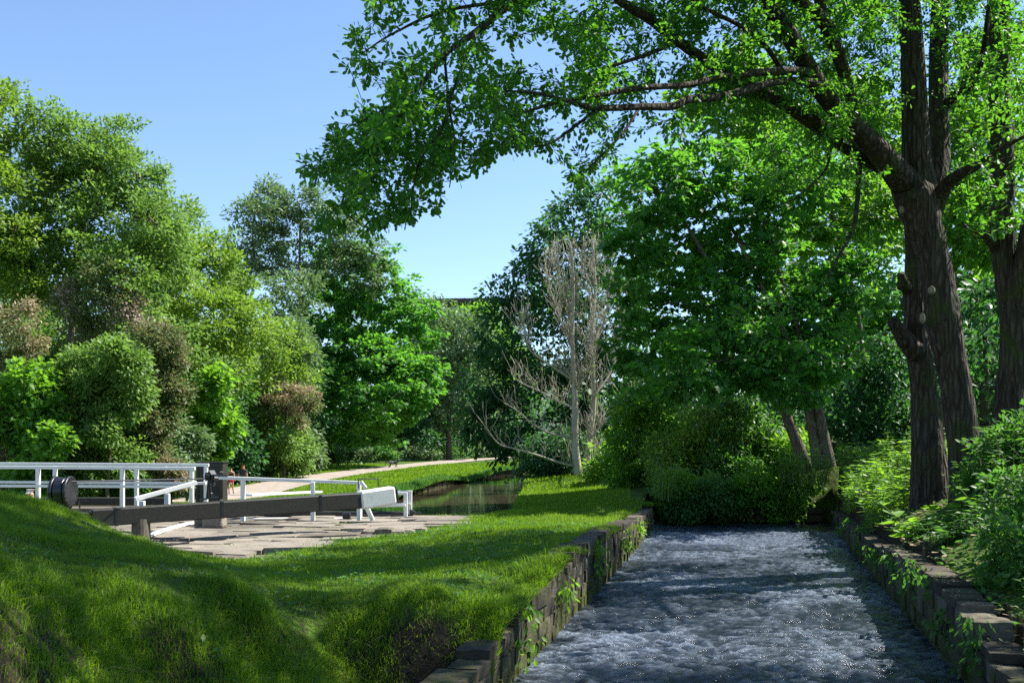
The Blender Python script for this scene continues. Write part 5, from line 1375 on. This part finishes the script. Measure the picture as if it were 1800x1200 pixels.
def person(base, H, face, label, stride, hairm, topm, botm, female=False, shorts=.50, seat=False, cap=False):
    """face: heading angle (0 = walks away from camera, +Y)"""
    e = empty('person', base, label, 'person')
    k = H / 1.75
    sh = .165 if female else .195; hp = .10
    st = stride
    if seat:
        kneeL, ankL, kneeR, ankR = (-.13, .42, .46 - .35), (-.14, .55, .06), (.13, .42, .48 - .35), (.15, .58, .06); hz = .14
    else:
        kneeL, ankL = (-hp, st * .16, .50), (-hp, st * .10 - .02, .09); kneeR, ankR = (hp, -st * .02, .49), (hp, -st * .30, .12); hz = .93
    d = hz - .93
    V = [(0, 0, hz), (0, .0, 1.12 + d), (0, .01, 1.32 + d), (0, 0, 1.45 + d), (0, .02, 1.53 + d), (0, .035, 1.61 + d), (0, .03, 1.70 + d),
         (-hp, 0, .88 + d), kneeL, ankL, (ankL[0] - .02, ankL[1] + .15, max(.03, ankL[2] - .06)),
         (hp, 0, .88 + d), kneeR, ankR, (ankR[0] + .02, ankR[1] + .15, max(.03, ankR[2] - .06)),
         (-sh, 0, 1.42 + d), (-sh - .05, -.05 * st - .02, 1.16 + d), (-sh - .04, .12 + .1 * st, .93 + d), (-sh - .03, .15 + .12 * st, .85 + d),
         (sh, 0, 1.42 + d), (sh + .05, .02 - .05 * st, 1.16 + d), (sh + .05, .10 - .1 * st, .92 + d), (sh + .04, .12 - .12 * st, .84 + d), (0, .13, 1.60 + d)]
    E = [(0, 1), (1, 2), (2, 3), (3, 4), (4, 5), (5, 6), (0, 7), (7, 8), (8, 9), (9, 10), (0, 11), (11, 12), (12, 13), (13, 14), (3, 15), (15, 16), (16, 17), (17, 18), (3, 19), (19, 20), (20, 21), (21, 22), (5, 23)]
    R = [(.15, .10), (.13, .09), (.15, .10), (.11, .08), .05, .085, .075, .085, .058, .038, .035, .085, .058, .038, .035, .055, .044, .033, .030, .055, .044, .033, .030, .02]
    if female: R[0] = (.15, .11); R[1] = (.11, .085); R[2] = (.13, .09)
    kw = dict(scale=k, off=tuple(base), rz=face)
    skin_body('body', V, E, R, M['skin'], e, 1, **kw)
    def sub(ids, edges, rads, name, mat, extra=None):
        vv = [V[i] for i in ids] + (extra or [])
        return skin_body(name, vv, edges, rads, mat, e, 1, **kw)
    eL = tuple(np.array(V[15]) * .35 + np.array(V[16]) * .65); eR = tuple(np.array(V[19]) * .35 + np.array(V[20]) * .65)
    if female:
        sub([1, 2, 3], [(0, 1), (1, 2)], [(.13, .10), (.15, .11), (.09, .07)], 'top', M[topm])
    else:
        sub([1, 0, 2, 3, 15, 19], [(1, 0), (0, 2), (2, 3), (3, 4), (3, 5), (4, 6), (5, 7)], [(.155, .115), (.175, .125), (.175, .12), (.125, .095), .075, .075, .07, .07], 'tshirt', M[topm], [eL, eR])
    kL = tuple(np.array(V[7]) * (1 - shorts) + np.array(V[8]) * shorts); kR = tuple(np.array(V[11]) * (1 - shorts) + np.array(V[12]) * shorts)
    sub([0, 7, 11], [(0, 1), (0, 2), (1, 3), (2, 4), (0, 5)], [(.17, .13), .11, .11, .10, .10, (.155, .115)], 'shorts', M[botm], [kL, kR, (0, 0, hz + .1)])
    hd = np.array(V[5])
    if cap:
        skin_body('cap', [tuple(hd + (0, 0, .05)), tuple(hd + (0, 0, .115)), tuple(hd + (0, .10, .05)), tuple(hd + (0, .17, .035))], [(0, 1), (0, 2), (2, 3)], [.098, .06, (.085, .02), (.07, .012)], M['cap_cloth'], e, 1, **kw)
    else:
        skin_body('hair', [tuple(hd + (0, -.025, .02)), tuple(hd + (0, -.015, .10)), tuple(hd + (0, -.045, -.05))] + ([tuple(hd + (0, -.12, .06)), tuple(hd + (0, -.15, -.04))] if female else []), [(0, 1), (0, 2)] + ([(0, 3), (3, 4)] if female else []), [.095, .07, .06] + ([.05, .03] if female else []), M[hairm], e, 1, **kw)
    for i, (a_, b_) in enumerate(((9, 10), (13, 14))):
        q = np.array(V[a_]); t = np.array(V[b_])
        skin_body('shoe', [tuple(q + (0, -.03, -.03)), tuple(t)], [(0, 1)], [.05, .046], M['shoe'], e, 1, **kw)
    return e
pm = on(427, 871, 0); 
def gp_(px, Y): 
    x = (px - 900) * Y / F; return (x, Y, float(gz(x, Y)) + .05)
person(gp_(427, 55), 1.70, -.1, 'walking man with short ginger hair in a dark t-shirt and shorts, seen from behind', 1.0, 'hair_ginger', 'cloth_grey', 'cloth_black', shorts=.9)
person(gp_(406, 55.5), 1.50, .1, 'walking woman with tied back hair, black top and bright red shorts, seen from behind', -1.0, 'hair_brown', 'cloth_black', 'cloth_red', female=True, shorts=.45)
sx = (57 - 900) * 26 / F
tag(person((sx, 26.0, EYE - (857 - HY) * 26 / F - .98), 1.70, 2.6, 'seated person in a red orange shirt and pale cap, half hidden by the mound', 0, 'hair_brown', 'cloth_orange', 'cloth_black', seat=True, cap=True))
# dog, trotting to the right
dgx, dgY = (692 - 900) * 80 / F, 80.0
db = (dgx, dgY, float(gz(dgx, dgY)) + .05)
dog = empty('dog', db, 'grey and black dog trotting to the right along the towpath', 'dog')
Vd = [(-.25, 0, .46), (-.05, 0, .45), (.17, 0, .46), (.30, 0, .53), (.40, 0, .63), (.46, 0, .66), (.58, 0, .62), (.44, -.06, .72), (.44, .06, .72),
      (-.40, 0, .52), (-.52, 0, .50), (-.62, 0, .56),
      (-.27, -.09, .36), (-.20, -.10, .24), (-.33, -.10, .12), (-.29, -.10, .02), (-.27, .09, .36), (-.30, .10, .24), (-.44, .10, .13), (-.42, .10, .02),
      (.20, -.09, .36), (.26, -.09, .20), (.31, -.09, .02), (.20, .09, .36), (.16, .09, .20), (.08, .09, .04), (.26, -.09, .01)]
Ed = [(0, 1), (1, 2), (2, 3), (3, 4), (4, 5), (5, 6), (5, 7), (5, 8), (0, 9), (9, 10), (10, 11), (0, 12), (12, 13), (13, 14), (14, 15), (0, 16), (16, 17), (17, 18), (18, 19), (2, 20), (20, 21), (21, 22), (2, 23), (23, 24), (24, 25)]
Rd = [(.10, .11), (.105, .12), (.11, .14), (.08, .09), .075, .078, .035, .025, .025, .04, .035, .02, .07, .045, .028, .025, .07, .045, .028, .025, .05, .03, .026, .05, .03, .026, .02]
skin_body('body', Vd[:26], Ed, Rd[:26], M['dog_fur'], dog, 1, 1.0, db)

# ------------------------------------------------------------------ plants along the right bank and the by-wash
PN = [0]
def plant(label, px, py_or_xy, h, r, stems, leaf, size, mat, cat='plant', group=None, pairs=6, kind='ovate', arch=.3):
    """herb with upright stems that carry leaves all the way up"""
    b = np.array(py_or_xy, float)
    e = empty('plant' if cat == 'plant' else cat.replace(' ', '_'), b, label, cat, group)
    mb = MB(); P = []; D = []; N = []
    for i in range(stems):
        a = RNG.random() * 2 * math.pi; q = r * RNG.random() ** .5
        f = np.array([b[0] + math.cos(a) * q * .6, b[1] + math.sin(a) * q * .6, 0]); f[2] = float(gz(f[0], f[1])) - .02
        hh = h * RNG.uniform(.55, 1.1)
        out = np.array([math.cos(a), math.sin(a), 0]) * (arch * hh * RNG.uniform(.3, 1.2)) + RNG.normal(size=3) * .05 * hh
        pts = np.array([f, f + np.array([0, 0, hh * .5]) + out * .25, f + np.array([0, 0, hh]) + out])
        C = catmull(pts, 4)
        mb.tube(C, np.linspace(.006, .002, len(C)) * (1 + size * 3), 4, cap=False)
        for j in range(pairs):
            t = (j + 1.2) / (pairs + .4); p = C[min(len(C) - 1, int(t * (len(C) - 1) + .5))]
            for sgn in (0, math.pi):
                az = j * 1.57 + sgn + RNG.normal() * .4
                d = np.array([math.cos(az), math.sin(az), .35 - .5 * RNG.random()])
                P.append(p); D.append(d); N.append(np.array([0, 0, 1.]) - d * .2 + RNG.normal(size=3) * .25)
    mb.build('stems', M['herb_stem'], e)
    n = len(P); S = size * RNG.uniform(.6, 1.25, n)
    V, sz, ix, tn = leafcloud(np.array(P), np.array(D), np.array(N), S, kind, np.clip(.5 + RNG.normal() * .12 + RNG.normal(size=n) * .15, 0, 1))
    link('leaves', mesh_from('leaves', V, sz, ix, tone=tn), M[mat], e)
    return e
M['herb_stem'] = surf('herb_stem', [(0.07, 0.12, 0.03), (0.13, 0.17, 0.05)], 20, .6, 0)
def gxy(x, y): return (x, y, float(gz(x, y)))
GB = 'nettles and herbs crowding the right bank'
i = 0
tries = 0
while i < 74 and tries < 2000:
    tries += 1
    Y = RNG.uniform(17.2, 25.5); x = float(WR(Y)) + .35 + abs(RNG.normal()) * 1.3
    if abs(x - 6.7) < .9 and abs(Y - 15.8) < .9: continue
    if (x - 8.1) ** 2 + (Y - 26.4) ** 2 < .5: continue
    plant('bright green nettle clump on the sunny part of the right bank', 0, gxy(x, Y), RNG.uniform(.45, .95), RNG.uniform(.25, .5), 13, 0, RNG.uniform(.10, .15), 'herb_leaf', group=GB, pairs=7); i += 1
i = 0
while i < 60:
    Y = RNG.uniform(7.0, 16.0); x = float(WR(Y)) + .45 + abs(RNG.normal()) * .95
    if (x - 6.5) ** 2 + (Y - 15.6) ** 2 < .8: continue
    plant('shaded leafy weed clump on the bank above the right wall', 0, gxy(x, Y), RNG.uniform(.14, .36), RNG.uniform(.18, .4), 9, 0, RNG.uniform(.07, .12), 'herb_dark', group='weeds in the shade above the right wall', pairs=5, arch=.6); i += 1
i = 0
while i < 16:
    Y = RNG.uniform(14.0, 15.6); x = float(at(RNG.uniform(1690, 1860), 0, Y)[0])
    plant('tall dark bramble stems at the foot of the oak stems', 0, gxy(x, Y - 1.2), RNG.uniform(.6, 1.1), .4, 11, 0, RNG.uniform(.10, .14), 'herb_dark', group='brambles at the foot of the oaks', pairs=8, arch=.6); i += 1
plant('large leaved pale green plant drooping beside the oak foot', 0, gxy(*at(1612, 0, 13.8)[:2]), .5, .25, 6, 0, .26, 'herb_leaf', pairs=4, arch=.8)
plant('young bright green shoot on the bank at the right edge', 0, gxy(*at(1775, 0, 10.5)[:2]), .75, .3, 10, 0, .16, 'herb_leaf', pairs=6, arch=.5)
# bushes right of the frame bottom
tree('dense mixed shrub spilling over the wall at the lower right', (1800, 1060), 9.4, [(1780, 960, 60), (1830, 900, 90), (1760, 1040, 60), (1820, 1040, 80), (1740, 1090, 40), (1790, 1110, 50)], 'ovate', .075, 330, 24, .17, 'herb_dark', trunk=.03, cat='bush', twig=.5, name='bush', shell=.5)
tree('dark leafy shrub under the right hand oak trunk', (1790, 880), 14, [(1770, 830, 60), (1820, 800, 70), (1740, 870, 45), (1800, 880, 70), (1850, 820, 80)], 'ovate', .11, 330, 24, .24, 'herb_dark', trunk=.03, cat='bush', twig=.5, name='bush', shell=.5)
# growth at the head of the by-wash
for k, (px, Y, h) in enumerate([(1165, 24.6, .95), (1180, 25.0, 1.0), (1195, 25.3, .7), (1400, 25.2, .8), (1420, 24.8, 1.0), (1445, 24.6, .9), (1385, 25.6, .6), (1340, 25.7, .4)]):
    x = float(at(px, 0, Y)[0])
    plant(['tall light green willowherb at the end of the left wall', 'second tall willowherb just behind the left wall end', 'low herb between the wall end and the hanging shrub', 'yellow green herb at the right head of the channel', 'tall yellow green herb where the right wall begins', 'herb clump leaning over the corner of the right wall', 'small herb growing out of the far stone wall', 'small weed in front of the far stone wall'][k],
          0, gxy(x, Y), h, .35, 16, 0, .13, 'herb_leaf', pairs=8)
for k, (Yw, dz) in enumerate([(10.6, -.25), (13.4, -.25), (16.9, -.3), (19.6, -.2), (8.6, -.15)]):
    x = float(WL(Yw)) + .02; z = float(topL(Yw)) + dz
    C = np.array([(x + .03, Yw + RNG.normal() * .12, z + RNG.normal() * .1) for q in range(7)])
    o = empty('wall_plant', C[0], '', 'wall plant'); foliage('leaves', C, 16, .13, .07, 'ovate', M['herb_leaf'], o, droop=.7)
    tag(o, ['fern tuft rooted in the left wall near the lawn bulge', 'weed tuft hanging from the middle of the left wall', 'mossy tuft on the left wall beyond the step', 'bright yellow green plant high on the far left wall', 'small fern low on the nearest part of the left wall'][k], 'wall plant')
for k, (Yw, dz) in enumerate([(8.0, -.1), (9.3, -.25), (10.2, -.1), (11.6, -.2), (13.0, -.1), (14.8, -.15), (17.5, -.1), (20.5, -.1)]):
    x = float(WR(Yw)) - .02; z = float(topR(Yw)) + dz
    C = np.array([(x + .10 * RNG.random(), Yw + RNG.normal() * .2, z + RNG.normal() * .12) for q in range(12)])
    o = empty('wall_plant', C[0], '', 'wall plant'); foliage('leaves', C, 16, .13, .065, 'ovate', M['herb_dark'], o, droop=.8)
    tag(o, 'leafy creeper hanging over the face of the shaded right wall', 'wall plant', 'creepers hanging over the right wall')
X, Y = WEED; n = len(X)
X = np.repeat(X, 3) + RNG.normal(size=3 * n) * .03; Y = np.repeat(Y, 3) + RNG.normal(size=3 * n) * .03; n *= 3
V, sz, ix, tn = leafcloud(np.stack([X, Y, gz(X, Y) + .025 + .04 * RNG.random(n)], 1), unit(n) * np.array([1, 1, .3]), unit(n) * .4 + np.array([0, 0, 1.]), .04 + .03 * RNG.random(n), 'ovate', np.clip(.5 + RNG.normal(size=n) * .25, 0, 1))
tag(link('lawn_weeds', mesh_from('lawn_weeds', V, sz, ix, tone=tn), M['herb_dark']), 'clover and plantain growing through the lawn', 'weeds', kind='stuff')
# leafy litter and moss cushions on the bank
X, Y = scatter(16000, 3, 12, 6, 26)
k = (X > WR(Y) + .3) & (X < WR(Y) + 5)
X, Y = X[k], Y[k]; n = len(X)
P = np.stack([X, Y, gz(X, Y) + .015 + .05 * RNG.random(n)], 1)
V, sz, ix, tn = leafcloud(P, unit(n) * np.array([1, 1, .3]), unit(n) * .6 + np.array([0, 0, 1]), .06 + .05 * RNG.random(n), 'ovate', np.clip(RNG.normal(size=n) * .3 + .35, 0, 1))
tag(link('ground_cover', mesh_from('ground_cover', V, sz, ix, tone=tn), M['herb_dark']), 'ivy and small weeds covering the right bank', 'ground cover', kind='stuff')
X, Y = scatter(9000, 3, 9, 6, 20)
k = (X > WR(Y) + .25) & (X < WR(Y) + 2.5)
X, Y = X[k], Y[k]; n = len(X)
P = np.stack([X, Y, gz(X, Y) + .01], 1)
V, sz, ix, tn = leafcloud(P, unit(n) * np.array([1, 1, .15]), unit(n) * .4 + np.array([0, 0, 1]), .05 + .04 * RNG.random(n), 'oak', np.clip(RNG.random(n), 0, 1))
tag(link('leaf_litter', mesh_from('leaf_litter', V, sz, ix, tone=tn), M['brown_leaf']), 'dead brown leaves lying on the bank under the oaks', 'leaf litter', kind='stuff')
